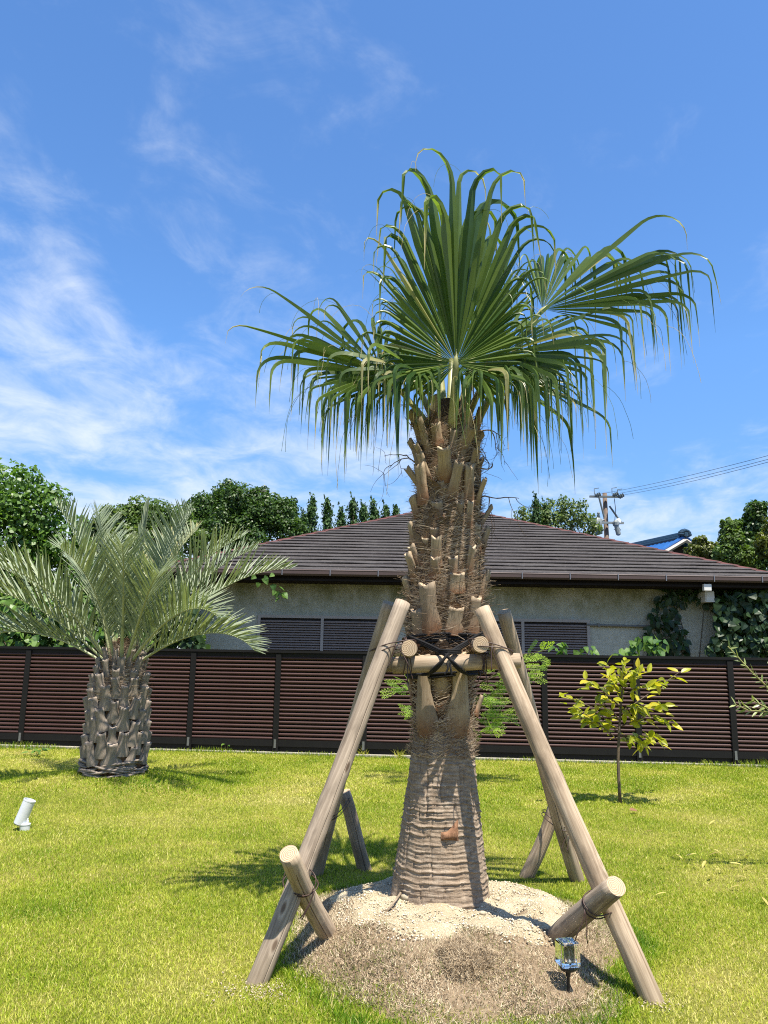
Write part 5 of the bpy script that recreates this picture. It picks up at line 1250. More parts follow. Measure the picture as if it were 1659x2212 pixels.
# ------------------------------------------------------------------ short pindo palm on the left
def pindo():
    bz = zgf(PINDO.x, PINDO.y - 0.3) - 0.04
    root = thing('pindo_palm', (PINDO.x, PINDO.y, bz), 'short stout palm with silvery arching fronds and scaly grey trunk', 'palm tree')
    cx, cy = PINDO.x, PINDO.y
    TOP = bz + 1.40
    def pr(z):
        return float(np.interp(z - bz, [0, 0.1, 0.3, 0.8, 1.1, 1.25, 1.42, 1.6], [0.33, 0.335, 0.325, 0.30, 0.25, 0.20, 0.14, 0.07]))
    m = MB(); n = 40; zs = [bz + 1.62 * k / 30 for k in range(31)]; vs = []
    for z in zs:
        for j in range(n):
            a = 2 * math.pi * j / n; r = pr(z) + 0.012 * mn.noise(Vector((math.cos(a) * 4, math.sin(a) * 4, z * 8)))
            vs.append((cx + math.cos(a) * r, cy + math.sin(a) * r, z))
    m.add(vs, [(k * n + j, k * n + (j + 1) % n, (k + 1) * n + (j + 1) % n, (k + 1) * n + j) for k in range(30) for j in range(n)])
    m.build('trunk', M_['fibre_mat'], root, True)
    # shaggy root skirt at the foot
    rnd = random.Random(3); m = MB()
    for k in range(46):
        a = rnd.uniform(0, 6.28); z = bz + rnd.uniform(0.03, 0.19); L = rnd.uniform(0.25, 0.7); pts = []; rr = []
        for q in range(8):
            f = q / 7; aa = a + f * L / 0.38; r_ = 0.345 + 0.028 * math.sin(f * 3.14) + rnd.uniform(0, 0.01)
            pts.append((cx + math.cos(aa) * r_, cy + math.sin(aa) * r_, z + 0.025 * math.sin(f * 4 + k))); rr.append(0.003 + 0.026 * math.sin(f * 3.14))
        m.tube(pts, rr, 6, flat=0.55, up=(0, 0, 1))
    m.build('root_skirt', M_['leaf_base_grey'], root, True)
    mm = [M_['leaf_base_grey'], M_['leaf_base_grey_cut']]
    boots = [base_mesh('leaf_base', mm, 0.31, 0.115, 0.29, 80 + i, 0.018, 0.60, 0.060) for i in range(4)]
    thin = [base_mesh('leaf_base', mm, 0.115, 0.085, 0.27, 90 + i, 0.03, 0.5, 0.035) for i in range(3)]
    def put(me, th, z, tilt, roll, s, dr=0.0):
        r = pr(z) + dr; out = Vector((math.cos(th), math.sin(th), 0)); p = Vector((cx, cy, z)) + out * r
        up = Vector((0, 0, math.cos(tilt))) + out * math.sin(tilt); x = Vector((-math.sin(th), math.cos(th), 0))
        R = Matrix.Rotation(roll, 3, out); x, up = R @ x, R @ up; y = up.cross(x).normalized()
        if y.dot(out) < 0: x = -x; y = up.cross(x).normalized()
        sx = s if not hasattr(s, '__len__') else s
        link('leaf_base', me, root, Matrix.Translation(p) @ Matrix((x, y, up)).transposed().to_4x4() @ Matrix.Diagonal((s * rnd.uniform(0.9, 1.1), s * rnd.uniform(0.9, 1.3), s, 1)))
    rows = 7
    for k in range(rows):
        z = bz + 0.13 + k * 0.132; nb = 9
        for j in range(nb):
            th = (j + 0.5 * (k % 2) + rnd.uniform(-0.12, 0.12)) / nb * 2 * math.pi
            put(rnd.choice(boots), th, z + rnd.uniform(-0.03, 0.03), 0.13 + 0.06 * rnd.random(), rnd.uniform(-0.14, 0.14), rnd.uniform(0.80, 1.0), 0.004)
    for k in range(3):
        z = bz + 1.02 + k * 0.11; nb = 8
        for j in range(nb):
            th = (j + 0.5 * (k % 2) + rnd.uniform(-0.2, 0.2)) / nb * 2 * math.pi
            put(rnd.choice(thin), th, z + rnd.uniform(-0.03, 0.03), rnd.uniform(0.08, 0.30), rnd.uniform(-0.15, 0.15), rnd.uniform(0.75, 1.0), 0.01)
    fibres(root, 'fibre', 'fibre', 4200, bz + 0.88, bz + 1.55, pr, lambda z: Vector((cx, cy, 0)), 31, (0.08, 0.26), 0.0030, 0.05)
    # fronds
    def frond(az, el, L, curl, seed, lmax=0.52, yellow=0.0, side_curl=0.0, closed=False, npair=44):
        rnd = random.Random(seed); R0 = Vector((math.cos(az), math.sin(az), 0)); up = Vector((0, 0, 1))
        p = Vector((cx, cy, TOP - 0.15)) + R0 * 0.11; K = 26; e = el; pts = []; azz = az
        for k in range(K + 1):
            pts.append(p.copy()); f = k / K
            R_ = Vector((math.cos(azz), math.sin(azz), 0))
            p = p + (R_ * math.cos(e) + up * math.sin(e)) * (L / K)
            e -= curl / K * (0.35 + 1.5 * f * f); azz += side_curl / K
        m = MB()
        def P_(t):
            q = min(t * K, K - 1e-3); i = int(q); f = q - i; return pts[i].lerp(pts[i + 1], f), (pts[i + 1] - pts[i]).normalized()
        for i in range(npair):
            t = 0.20 + 0.80 * (i + 0.5) / npair; q, d = P_(t)
            ln = lmax * (math.sin(math.pi * (0.16 + 0.80 * (t - 0.2) / 0.8)) ** 0.7) * rnd.uniform(0.92, 1.05)
            upn = (up - d * up.dot(d)); upn = upn.normalized() if upn.length > 0.05 else R0 * -1
            sd0 = d.cross(upn).normalized()
            for sg in (-1, 1):
                spread = 0.10 if closed else rnd.uniform(0.45, 0.85)
                lift = rnd.uniform(0.45, 0.95)
                dr = (d * (0.75 + 0.35 * t) + sd0 * sg * spread + upn * lift * (0.25 if closed else 1.0)).normalized()
                wd = 0.0105 * (0.8 + 0.4 * math.sin(math.pi * t)); a = q.copy(); b0 = len(m.v)
                tt = min(0.68, max(0.0, rnd.gauss(0.30, 0.13)) + 0.0)
                tt = tt + yellow * rnd.random() if yellow else tt
                KS = 5
                for s_ in range(KS):
                    f = s_ / (KS - 1); w_ = wd * (0.75 + 0.6 * f if f < 0.4 else (1 - ((f - 0.4) / 0.6) ** 2.0) + 0.06)
                    nrm = (sd0 * sg * 0.6 - upn * 0.8); nrm = (nrm - dr * nrm.dot(dr)).normalized(); wv = dr.cross(nrm).normalized()
                    tq = min(1.0, tt + (0.25 if f > 0.95 else 0))
                    m.v += [tuple(a + wv * w_ + nrm * w_ * 0.35), tuple(a - nrm * w_ * 0.25), tuple(a - wv * w_ + nrm * w_ * 0.35)]; m.t += [tq, tq * 0.9, tq]
                    if s_: o = b0 + (s_ - 1) * 3; m.f += [(o, o + 1, o + 4, o + 3), (o + 1, o + 2, o + 5, o + 4)]; m.m += [0, 0]
                    dr = (dr + up * -0.045 + rv(rnd, 0.008)).normalized(); a = a + dr * ln / (KS - 1)
        fo = m.build('frond', M_['pindo_green'], root)
        r = MB(); r.tube(pts, [0.030 * (1 - 0.90 * (k / K) ** 0.7) for k in range(K + 1)], 6, tint=[0.4 + 0.3 * random.random() * (yellow > 0)] * (K + 1), flat=0.7)
        r.build('rachis', M_['pindo_rachis'], fo, True)
    D = math.pi / 180
    spec = [ # azimuth (0 right, 90 away, 270 towards viewer), elevation, length, curl
        (5, 52, 2.35, 1.15), (-18, 62, 2.2, 1.0), (28, 60, 2.3, 0.9), (-38, 46, 1.9, 1.7), (-8, 38, 1.75, 1.9), 
        (182, 52, 2.3, 1.1), (200, 45, 2.2, 1.25), (222, 55, 2.1, 1.3), (185, 34, 1.9, 1.75), (140, 58, 2.2, 1.0),
        (85, 70, 2.2, 0.7), (120, 66, 2.2, 0.7), (65, 72, 2.2, 0.7), (255, 66, 1.85, 1.25), (285, 64, 1.9, 1.1), (305, 55, 1.9, 1.3), 
        (150, 78, 2.15, 0.35), (30, 78, 2.15, 0.35), (330, 74, 2.1, 0.5), (215, 76, 2.1, 0.55)]
    for i, (a, e, L, c_) in enumerate(spec):
        frond(a * D, e * D, L * 1.0, c_, 300 + i, 0.56, 0.75 if i == 12 else 0.0, rnd.uniform(-0.2, 0.2))
    frond(60 * D, 87 * D, 2.1, 0.04, 350, 0.45, 0, 0, True, 40)
pindo()

# ------------------------------------------------------------------ sapling, shrub, olive
def sapling():
    b = on(1340, 1735); Y = b.y
    root = thing('sapling', (b.x, b.y, zgf(b.x, b.y)), 'slender young tree with glossy yellow green leaves in front of the fence', 'tree')
    rnd = random.Random(14); me = leaf_shape(0.46, 5, 0.16, 0.22).mesh('leaf', M_['sapling_leaf'])
    W = lambda x, y, dy=0.0: at(x, y, Y + dy)
    m = MB(); st = [Vector((b.x, b.y, -0.05)), W(1337, 1690), W(1335, 1640), W(1337, 1590), W(1340, 1540), W(1345, 1480), W(1352, 1430)]
    m.tube(st, [0.020, 0.018, 0.017, 0.016, 0.012, 0.008, 0.004], 8)
    tips = [((1337, 1600), (1290, 1560), (1235, 1525)), ((1338, 1585), (1285, 1530), (1222, 1505)), ((1338, 1590), (1395, 1590), (1430, 1600)), ((1339, 1570), (1400, 1545), (1455, 1560)), ((1341, 1540), (1400, 1500), (1470, 1450)),
            ((1342, 1530), (1300, 1490), (1262, 1470)), ((1343, 1510), (1318, 1465), (1305, 1430)), ((1345, 1490), (1375, 1465), (1382, 1442)), ((1341, 1545), (1395, 1530), (1440, 1520)), ((1339, 1575), (1300, 1555), (1252, 1552)),
            ((1345, 1500), (1395, 1480), (1425, 1470)), ((1340, 1560), (1320, 1530), (1290, 1510)), ((1338, 1590), (1370, 1600), (1400, 1612)), ((1342, 1535), (1365, 1520), (1385, 1530)), ((1343, 1520), (1335, 1490), (1325, 1470))]
    n = 0
    for k, (p0, p1, p2) in enumerate(tips):
        dy = rnd.uniform(-0.45, 0.45)
        A, B, C = W(*p0), W(*p1, dy * 0.5), W(*p2, dy); m.tube([A, B, C], [0.007, 0.005, 0.002], 6)
        for q in range(18):
            f = 0.12 + 0.88 * ((q + rnd.random()) / 18) ** 0.85; P = (A * (1 - f) + B * f) * (1 - f) + (B * (1 - f) + C * f) * f
            d = (C - B).normalized() * 0.7 + Vector((rnd.gauss(0, 0.6), rnd.gauss(0, 0.6), rnd.gauss(-0.15, 0.35)))
            P = P + Vector((rnd.gauss(0, 0.03), rnd.gauss(0, 0.05), rnd.gauss(0, 0.025)))
            link('leaf', me, root, leaf_M(P, d, Vector((0.15, -0.55, 0.8)) + rv(rnd, 0.45), rnd.uniform(0.10, 0.155))); n += 1
    for q in range(16):
        P = st[5].lerp(st[6], rnd.random()) + rv(rnd, 0.02); link('leaf', me, root, leaf_M(P, Vector((rnd.gauss(0, 0.7), rnd.gauss(0, 0.5), 0.5)), Vector((0, -0.6, 0.8)) + rv(rnd, 0.4), rnd.uniform(0.08, 0.13)))
    m.build('trunk', M_['twig'], root, True)
sapling()

def pinnate_mesh():
    m = MB()
    m.tube([(0, 0, 0), (0, 0.5, 0.02), (0, 1.0, -0.08)], [0.008, 0.006, 0.003], 4)
    def lf(p, d, L):
        d = Vector(d).normalized(); s = Vector((d.y, -d.x, 0)).normalized() * L * 0.26; p = Vector(p)
        m.add([p, p + d * L * 0.45 + s + Vector((0, 0, 0.01)), p + d * L - Vector((0, 0, 0.03 * L)), p + d * L * 0.45 - s + Vector((0, 0, 0.01))], [(3, 2, 1, 0)])
    for i in range(5):
        t = 0.16 + 0.17 * i; pl = 0.36 * math.sin(math.pi * (0.20 + 0.14 * i)) + 0.05
        for sg in (-1, 1):
            d = Vector((sg * 0.85, 0.6, -0.08)).normalized(); p0 = Vector((0, t, 0.02 - 0.1 * t * t))
            for k in range(3):
                f = (k + 0.6) / 3; p = p0 + d * pl * f
                for s2 in (-1, 1): lf(p, Matrix.Rotation(s2 * 0.85, 3, 'Z') @ d, 0.12 * (1.15 - 0.4 * f))
            lf(p0 + d * pl, d, 0.12)
    lf((0, 1.0, -0.08), (0, 1, -0.1), 0.14)
    return m.mesh('compound_leaf', M_['shrub_leaf'])
def shrub():
    b = on(985, 1690); Y = b.y
    root = thing('feathery_shrub', (b.x, b.y, 0), 'young shrub with bright green feathery leaves behind the tall palm trunk', 'shrub')
    me = pinnate_mesh(); rnd = random.Random(6); W = lambda x, y, dy=0.0: at(x, y, Y + dy)
    m = MB(); m.tube([(b.x, b.y, -0.05), W(985, 1620), W(990, 1540), W(1000, 1470)], [0.022, 0.018, 0.014, 0.008], 8)
    br = [((988, 1560), (1040, 1560), (1085, 1545)), ((990, 1530), (1060, 1500), (1110, 1470)), ((993, 1500), (1080, 1450), (1140, 1425)), ((988, 1560), (930, 1545), (880, 1530)), ((990, 1530), (930, 1500), (868, 1470)), ((995, 1490), (930, 1440), (845, 1415)),
          ((996, 1490), (1050, 1440), (1090, 1415)), ((990, 1540), (1050, 1530), (1075, 1515)), ((988, 1575), (1030, 1590), (1070, 1572)), ((1000, 1470), (1000, 1430), (990, 1390)), ((992, 1510), (900, 1490), (850, 1490)), ((994, 1500), (1080, 1480), (1150, 1455)), ((996, 1485), (1090, 1420), (1180, 1405)), ((996, 1490), (1100, 1450), (1172, 1440)), ((992, 1520), (1060, 1550), (1110, 1550))]
    for p0, p1, p2 in br:
        dy = rnd.uniform(-0.5, 0.5); A, B, C = W(*p0), W(*p1, dy * 0.5), W(*p2, dy); m.tube([A, B, C], [0.009, 0.006, 0.003], 5)
        for q in range(9):
            f = 0.40 + 0.60 * (q + 0.5) / 9; P = (A * (1 - f) + B * f) * (1 - f) + (B * (1 - f) + C * f) * f
            d = (C - B).normalized() * 0.5 + Vector((rnd.gauss(0, 0.55), rnd.gauss(0, 0.5), rnd.gauss(0.05, 0.3)))
            link('compound_leaf', me, root, leaf_M(P, d, Vector((0, -0.45, 0.9)) + rv(rnd, 0.3), rnd.uniform(0.14, 0.24)))
    m.build('stem', M_['twig'], root, True)
shrub()

def olive():
    Y = 6.0; bx = 4.15
    root = thing('olive_tree', (bx, Y + 0.2, 0), 'olive tree reaching narrow grey green twigs in from the right edge', 'tree')
    rnd = random.Random(21); me = leaf_shape(0.24, 4, 0.10, 0.08).mesh('leaf', M_['olive_leaf'])
    W = lambda x, y, dy=0.0: at(x, y, Y + dy)
    m = MB(); m.tube([(bx, Y + 0.2, -0.05), (bx - 0.04, Y + 0.2, 0.6), (bx + 0.03, Y + 0.15, 1.3), (bx - 0.02, Y + 0.1, 2.0)], [0.05, 0.042, 0.035, 0.012], 10)
    tw = MB()
    brs = [[W(1800, 1560), W(1700, 1505), W(1655, 1482), W(1620, 1448), W(1590, 1415), W(1572, 1396)], [W(1655, 1482), W(1672, 1500), W(1690, 1505)], [W(1800, 1510), W(1720, 1540), W(1660, 1537), W(1618, 1535), W(1584, 1520)], [W(1690, 1540), W(1660, 1530), W(1622, 1512)],
           [W(1800, 1480), W(1740, 1440), W(1690, 1425), W(1664, 1420)]]
    for k in range(6):
        a = Vector((bx, Y + 0.15, 1.0 + 0.16 * k)); an = rnd.uniform(-1.8, 1.8); L = rnd.uniform(0.5, 0.8)
        brs.append([a, a + Vector((math.cos(an) * L * 0.5, math.sin(an) * L * 0.5, 0.20)), a + Vector((math.cos(an) * L, math.sin(an) * L, 0.22))])
    first = True
    cnt = 0
    for bi, P in enumerate(brs):
        if bi in (0, 2, 4): P = [Vector((bx, Y + 0.15, P[0].z - 0.15))] + P
        m.tube(P, [0.010 * (1 - 0.8 * k / (len(P) - 1)) + 0.001 for k in range(len(P))], 6)
        tot = sum((P[i + 1] - P[i]).length for i in range(len(P) - 1)); npr = int(tot / 0.042)
        for q in range(npr):
            s_ = (q + 0.5) / npr * tot; i = 0
            while i < len(P) - 2 and s_ > (P[i + 1] - P[i]).length: s_ -= (P[i + 1] - P[i]).length; i += 1
            d = (P[i + 1] - P[i]).normalized(); p = P[i] + d * s_
            if p.x > bx - 0.35 and bi in (0, 2, 4): continue
            for sg in (-1, 1):
                if cnt > 290: break
                sd = Vector((rnd.gauss(0, 0.3), rnd.gauss(0, 0.4), 0.75 * sg + 0.25)); link('leaf', me, root, leaf_M(p, d * 0.75 + sd, Vector((0, -0.7, 0.6)) + rv(rnd, 0.4), rnd.uniform(0.055, 0.085))); cnt += 1
    m.build('trunk', M_['twig_green'], root, True)
olive()

# ------------------------------------------------------------------ garden lamps
def lamps():
    b = on(52, 1792); z = zgf(b.x, b.y)
    root = thing('garden_spotlight', (b.x, b.y, z), 'silver tilted cylinder spotlight in the grass at the left edge', 'spotlight')
    k = b.y / FPX; top, bot = at(60, 1732, b.y - 0.02), at(42, 1780, b.y + 0.0)
    top += Vector((0, 0.03, 0)); ax = (top - bot).normalized(); L = (top - bot).length; R = 0.052; R3 = basis(ax)
    m = MB(); m.lathe([(R * 0.96, 0.0), (R, 0.004), (R, L), (R * 1.03, L + 0.002), (R * 1.03, L + 0.012), (R * 0.92, L + 0.012), (R * 0.90, L - 0.03)], 32, bot, R3); m.build('housing', M_['lamp_silver'], root, True).data.shade_flat() if False else m
    m2 = MB(); m2.lathe([(R * 0.3, -0.006), (R * 0.90, -0.006), (R * 0.955, 0.001)], 32, bot, R3); m2.build('end_cap', M_['lamp_grey'], root, False)
    m.build('housing', M_['lamp_silver'], root, False)
    c = Vector((b.x + 0.005, b.y, z))
    j = bot + ax * 0.02 + Vector((0.052, 0.01, 0))
    m = MB(); m.tube([c + Vector((0, 0, 0.05)), c + Vector((0.012, 0, 0.10)), j], [0.014, 0.013, 0.012], 10); m.lathe([(0.004, -0.016), (0.017, -0.012), (0.017, 0.012), (0.004, 0.016)], 14, j, basis((1, 0, 0.1))); m.build('bracket', M_['lamp_silver'], root, True)
    m = MB(); m.lathe([(0.040, -0.04), (0.044, 0.045), (0.047, 0.046), (0.047, 0.054), (0.012, 0.056)], 24, c); m.build('base_flange', M_['lamp_silver'], root, False)
    # glass stake light
    b = on(1229, 2165, 0.0); z = zgf(b.x, b.y)
    ct = at(1226, 2058, b.y); root = thing('glass_stake_light', (b.x, b.y, z), 'clear glass block light on a black stake beside the right front pole', 'lamp')
    s = 1 / FPX * (b.y * math.cos(rad(PITCH)) - 0.25); H, Wd = 50 * s, 42 * s
    def rbox(hx, hy, hz, rr, inv=False):
        mm = MB(); nz = 6; ring = []; out = []
        prof = [(0.0, -hz), (1.0, -hz)] ;
        lay = [(-hz, -rr), (-hz + rr * 0.3, -rr * 0.3), (-hz + rr, 0), (hz - rr, 0), (hz - rr * 0.3, -rr * 0.3), (hz, -rr)]
        n = 0
        for zz, ins in lay:
            pts = []
            for cx_, cy_, a0 in ((1, 1, 0), (-1, 1, 90), (-1, -1, 180), (1, -1, 270)):
                for q in range(4):
                    a = rad(a0 + q * 30); pts.append((cx_ * (hx - rr) + math.cos(a) * (rr + ins * 0.999), cy_ * (hy - rr) + math.sin(a) * (rr + ins * 0.999), zz))
            n = len(pts); out += pts
        fs = [(k * n + j, k * n + (j + 1) % n, (k + 1) * n + (j + 1) % n, (k + 1) * n + j) for k in range(len(lay) - 1) for j in range(n)] + [tuple(range(n - 1, -1, -1)), tuple((len(lay) - 1) * n + j for j in range(n))]
        if inv: fs = [tuple(reversed(f)) for f in fs]
        return mm.add(out, fs)
    Rz = Matrix.Rotation(rad(12), 4, 'Z')
    o = rbox(Wd / 2, Wd / 2, H / 2, 0.010); inn = rbox(Wd / 2 * 0.62, Wd / 2 * 0.62, H / 2 * 0.66, 0.010, True)
    o.v = [tuple(Rz @ Vector(p) + ct) for p in o.v]
    o.build('glass_block', M_['clear_glass'], root, False)
    m = MB(); zb = ct.z - H / 2
    m.lathe([(0.004, z - 0.1), (0.006, z), (0.0075, zb - 0.05), (0.011, zb - 0.045), (0.012, zb - 0.028), (Wd * 0.36, zb - 0.020), (Wd * 0.44, zb - 0.008), (Wd * 0.44, zb - 0.0005), (0.01, zb - 0.0004)], 20, (b.x, b.y, 0)); 
    for i in range(len(m.v)):
        f = (m.v[i][2] - z) / (zb - z); m.v[i] = (m.v[i][0] + (ct.x - b.x) * f, m.v[i][1] + (ct.y - b.y) * f, m.v[i][2])
    m.build('stake', M_['black_plastic'], root, True)
    m = MB(); m.lathe([(0.012, zb + H * 0.13), (0.011, zb + H * 0.2), (0.006, zb + H * 0.27), (0.001, zb + H * 0.29)], 14, (ct.x, ct.y, 0)); m.build('bulb', M_['lamp_grey'], root, True)
lamps()

# ------------------------------------------------------------------ grass
def blades(P, h, wd, lean, rng, tint, seg=2, bias=None):
    n = len(P); az = rng.uniform(0, 2 * np.pi, n)
    d = np.stack([np.cos(az), np.sin(az), 0 * az], 1)
    if bias is not None: d = unit(d + bias)
    fa = rng.uniform(0, 2 * np.pi, n); s = np.stack([np.cos(fa), np.sin(fa), 0 * fa], 1) * (wd / 2)[:, None]
    ln = (lean * rng.uniform(0.3, 1.2, n))[:, None]
    up = np.array([0, 0, 1.0])
    tip = P + up * (h * np.sqrt(np.maximum(0.08, 1 - np.minimum(ln[:, 0], 0.95) ** 2)))[:, None] + d * ln * h[:, None]
    if seg == 1:
        V = np.stack([P - s, P + s, tip], 1).reshape(-1, 3); i = np.arange(n) * 3
        return V, np.stack([i, i + 1, i + 2], 1), np.repeat(tint, 3)
    mid = P + (tip - P) * 0.5 + up * (0.12 * h * ln[:, 0])[:, None] * 1.4 - d * (ln * h[:, None]) * 0.12
    V = np.stack([P - s, P + s, mid - s * 0.75, mid + s * 0.75, tip], 1).reshape(-1, 3); i = np.arange(n) * 5
    F = np.concatenate([np.stack([i, i + 1, i + 3], 1), np.stack([i, i + 3, i + 2], 1), np.stack([i + 2, i + 3, i + 4], 1)])
    return V, F, np.repeat(tint, 5)

def grass():
    rng = np.random.default_rng(42)
    def field(y0, y1, dens, seg, w0, w1, h0, h1, name):
        yy = []; n = 0
        hw = lambda y: y * 0.56 + 0.55
        A = (hw(y0) + hw(y1)) * (y1 - y0); N = int(A * dens)
        y = y0 + (y1 - y0) * rng.random(N * 2); x = rng.uniform(-1, 1, N * 2) * hw(y1)
        k = (np.abs(x) < hw(y)) & (y < FL.y + (x - FL.x) * FDIR.y / FDIR.x - 0.12); x, y = x[k][:N], y[k][:N]
        mr, sr = mound_r(x, y), sand_r(x, y); e = fbm2(x, y, 3, 3.4) * 0.13
        alive = (mr + e > 1.0) | (rng.random(len(x)) < 0.10 * sst(0.75, 1.0, mr + e)) & (sr > 1.1)
        front = (mr + e > 0.90) & (y < 4.2) & (rng.random(len(x)) < 0.5)
        keep = alive | front
        pat = fbm2(x, y, 5, 1.7); pat2 = fbm2(x, y, 8, 5.0)
        keep &= rng.random(len(x)) < np.clip(0.86 - 0.18 * pat - 0.12 * pat2, 0.3, 1)
        x, y, pat, pat2, mr = x[keep], y[keep], pat[keep], pat2[keep], mr[keep]
        P = np.stack([x, y, zg(x, y) - 0.004], 1); n = len(x)
        # lusher rim round the mound
        rim = np.exp(-((mr - 1.07) / 0.09) ** 2)
        h = rng.uniform(h0, h1, n) * (1 + 0.9 * rim) * (1 - 0.14 * np.clip(pat, -1, 1)); wd = rng.uniform(w0, w1, n)
        t = np.clip(0.57 + 0.25 * pat + 0.11 * pat2 + rng.normal(0, 0.15, n) - 0.34 * rim, 0.02, 0.98)
        t = np.where(rng.random(n) < 0.06, rng.uniform(0.85, 1, n), t)
        V, F, T = blades(P, h, wd, np.full(n, 0.75), rng, t, seg)
        tag(bulk(name, V, F, M_['grass_blade'], None, T, False, 'stuff'), 'short sunlit yellow green lawn grass', 'grass')
    field(2.9, 5.6, 19000, 2, 0.0032, 0.0050, 0.016, 0.034, 'lawn_grass')
    field(5.6, 8.6, 9500, 1, 0.005, 0.0080, 0.018, 0.036, 'lawn_grass')
    field(8.6, 13.3, 4200, 1, 0.009, 0.014, 0.020, 0.038, 'lawn_grass')
    # long tufts at the kerb and round trunks
    x = rng.uniform(-7.5, 7.5, 5200); y = FL.y + (x - FL.x) * FDIR.y / FDIR.x - 0.13 - np.abs(rng.normal(0, 0.03, 5200))
    cl = np.clip(fbm2(x, y * 0, 9, 3.0), -0.2, 1.4); h = rng.uniform(0.03, 0.075, 5200) * (1 + 1.3 * np.maximum(0, cl))
    P = np.stack([x, y, zg(x, y)], 1); V, F, T = blades(P, h, np.full(5200, 0.007), np.full(5200, 0.6), rng, np.clip(rng.normal(0.35, 0.2, 5200), 0, 1), 2)
    tag(bulk('edge_grass', V, F, M_['grass_blade'], None, T, False, 'stuff'), 'longer uncut grass along the concrete edge of the fence', 'grass')
    # dead turf
    n = 95000; a = rng.uniform(0, 2 * np.pi, n); r = np.sqrt(rng.random(n)) * 1.1
    x = 0.42 + 0.93 * r * np.cos(a); y = 4.66 + 1.06 * r * np.sin(a); e = fbm2(x, y, 4, 5.0) * 0.20 + rng.normal(0, 0.05, len(x))
    k = (mound_r(x, y) + fbm2(x, y, 3, 3.4) * 0.13 < 1.04) & (sand_r(x, y) + e > 1.0); x, y = x[k], y[k]; n = len(x)
    pt = fbm2(x, y, 12, 5.0)
    P = np.stack([x, y, zg(x, y) + 0.007], 1); t = np.clip(np.where(rng.random(n) < 0.3, rng.normal(0.25, 0.1, n), rng.normal(0.68, 0.2, n)) + 0.12 * pt, 0.14, 1); t = np.where(rng.random(n) < np.clip(0.13 - 0.12 * pt + 0.25 * sst(0.8, 1.0, mound_r(x, y)), 0, 0.5), rng.uniform(0, 0.08, n), t)
    V, F, T = blades(P, rng.uniform(0.014, 0.034, n), rng.uniform(0.003, 0.0052, n), np.full(n, 1.05), rng, t, 1)
    tag(bulk('dead_turf', V, F, M_['dead_blade'], None, T, False, 'stuff'), 'ring of dry straw coloured dead turf on the mound around the palm', 'dead grass')
    # sod flap sheet under the dead turf
    na, nr = 120, 26; A, R = np.meshgrid(np.linspace(0, 2 * np.pi, na, endpoint=False), np.linspace(0.35, 1.0, nr)); 
    wob = 1 + 0.05 * np.sin(3 * A + 0.6) + 0.035 * np.sin(7 * A + 2)
    X = 0.42 + 0.93 * R * wob * np.cos(A); Yy = 4.66 + 1.06 * R * wob * np.sin(A)
    Z = zg(X, Yy) + 0.007 + 0.006 * fbm2(X, Yy, 15, 14.0) - 0.03 * sst(0.93, 1.0, R)
    V = np.stack([X, Yy, Z], -1).reshape(-1, 3)
    Q = np.array([(k * na + j, k * na + (j + 1) % na, (k + 1) * na + (j + 1) % na, (k + 1) * na + j) for k in range(nr - 1) for j in range(na)])
    bulk('mound_turf', V, None, M_['dead_sod'], None, None, True, 'structure', Q)
    # lifted sod clump
    c = on(1003, 2108, 0.08); zz = zgf(c.x, c.y)
    root = thing('sod_clump', (c.x, c.y, zz), 'lifted clump of grey brown dead sod on the front of the mound', 'sod clump')
    m = MB(); n_ = 22; vs = []
    for k in range(6):
        for j in range(n_):
            a = 2 * math.pi * j / n_; f = k / 5; rr = (0.115 * (1 - f * f * 0.9)) * (1 + 0.18 * math.sin(3 * a + 1) + 0.1 * math.sin(5 * a))
            gx, gy = c.x + math.cos(a) * rr * 1.05, c.y + math.sin(a) * rr * 0.9; vs.append((gx, gy, zgf(gx, gy) - 0.02 + 0.085 * f ** 0.6 + 0.006 * math.sin(a * 4)))
    m.add(vs, [(k * n_ + j, k * n_ + (j + 1) % n_, (k + 1) * n_ + (j + 1) % n_, (k + 1) * n_ + j) for k in range(5) for j in range(n_)] + [tuple(5 * n_ + j for j in range(n_))]); m.build('soil_block', M_['dead_sod'], root, True)
    n = 5200; a = rng.uniform(0, 6.28, n); r = np.sqrt(rng.random(n)); wob = (1 + 0.18 * np.sin(3 * a + 1) + 0.1 * np.sin(5 * a))
    bx_, by_ = c.x + np.cos(a) * r * 0.125 * wob, c.y + np.sin(a) * r * 0.11 * wob; P = np.stack([bx_, by_, zg(bx_, by_) - 0.012 + 0.077 * np.clip(1.02 - r * r, 0, 1) ** 0.45], 1)
    V, F, T = blades(P, rng.uniform(0.02, 0.045, n), np.full(n, 0.0032), np.full(n, 1.2), rng, np.clip(rng.normal(0.46, 0.20, n), 0.14, 1), 2)
    bulk('dead_blades', V, F, M_['dead_blade'], root, T, False, 'stuff')
    # sand grit
    n = 9000; a = rng.uniform(0, 6.28, n); r = np.sqrt(rng.random(n)) * 1.12
    x = 0.46 + 0.66 * r * np.cos(a); y = 4.88 + 0.74 * r * np.sin(a); k = (sand_r(x, y) < 1.12) & ((x - PALM.x) ** 2 + (y - PALM.y) ** 2 > 0.27 ** 2); x, y = x[k], y[k]; n = len(x)
    s = 0.0022 + 0.006 * rng.random(n) ** 3.0
    P = np.stack([x, y, zg(x, y) + 0.017 + s * 0.3], 1)
    o = np.array([(1, 0, 0), (-1, 0, 0), (0, 1, 0), (0, -1, 0), (0, 0, 0.7), (0, 0, -0.7)], float)
    V = (P[:, None] + (o[None] * rng.uniform(0.6, 1.3, (n, 6, 1)) + rng.normal(size=(n, 6, 3)) * 0.18) * s[:, None, None]).reshape(-1, 3)
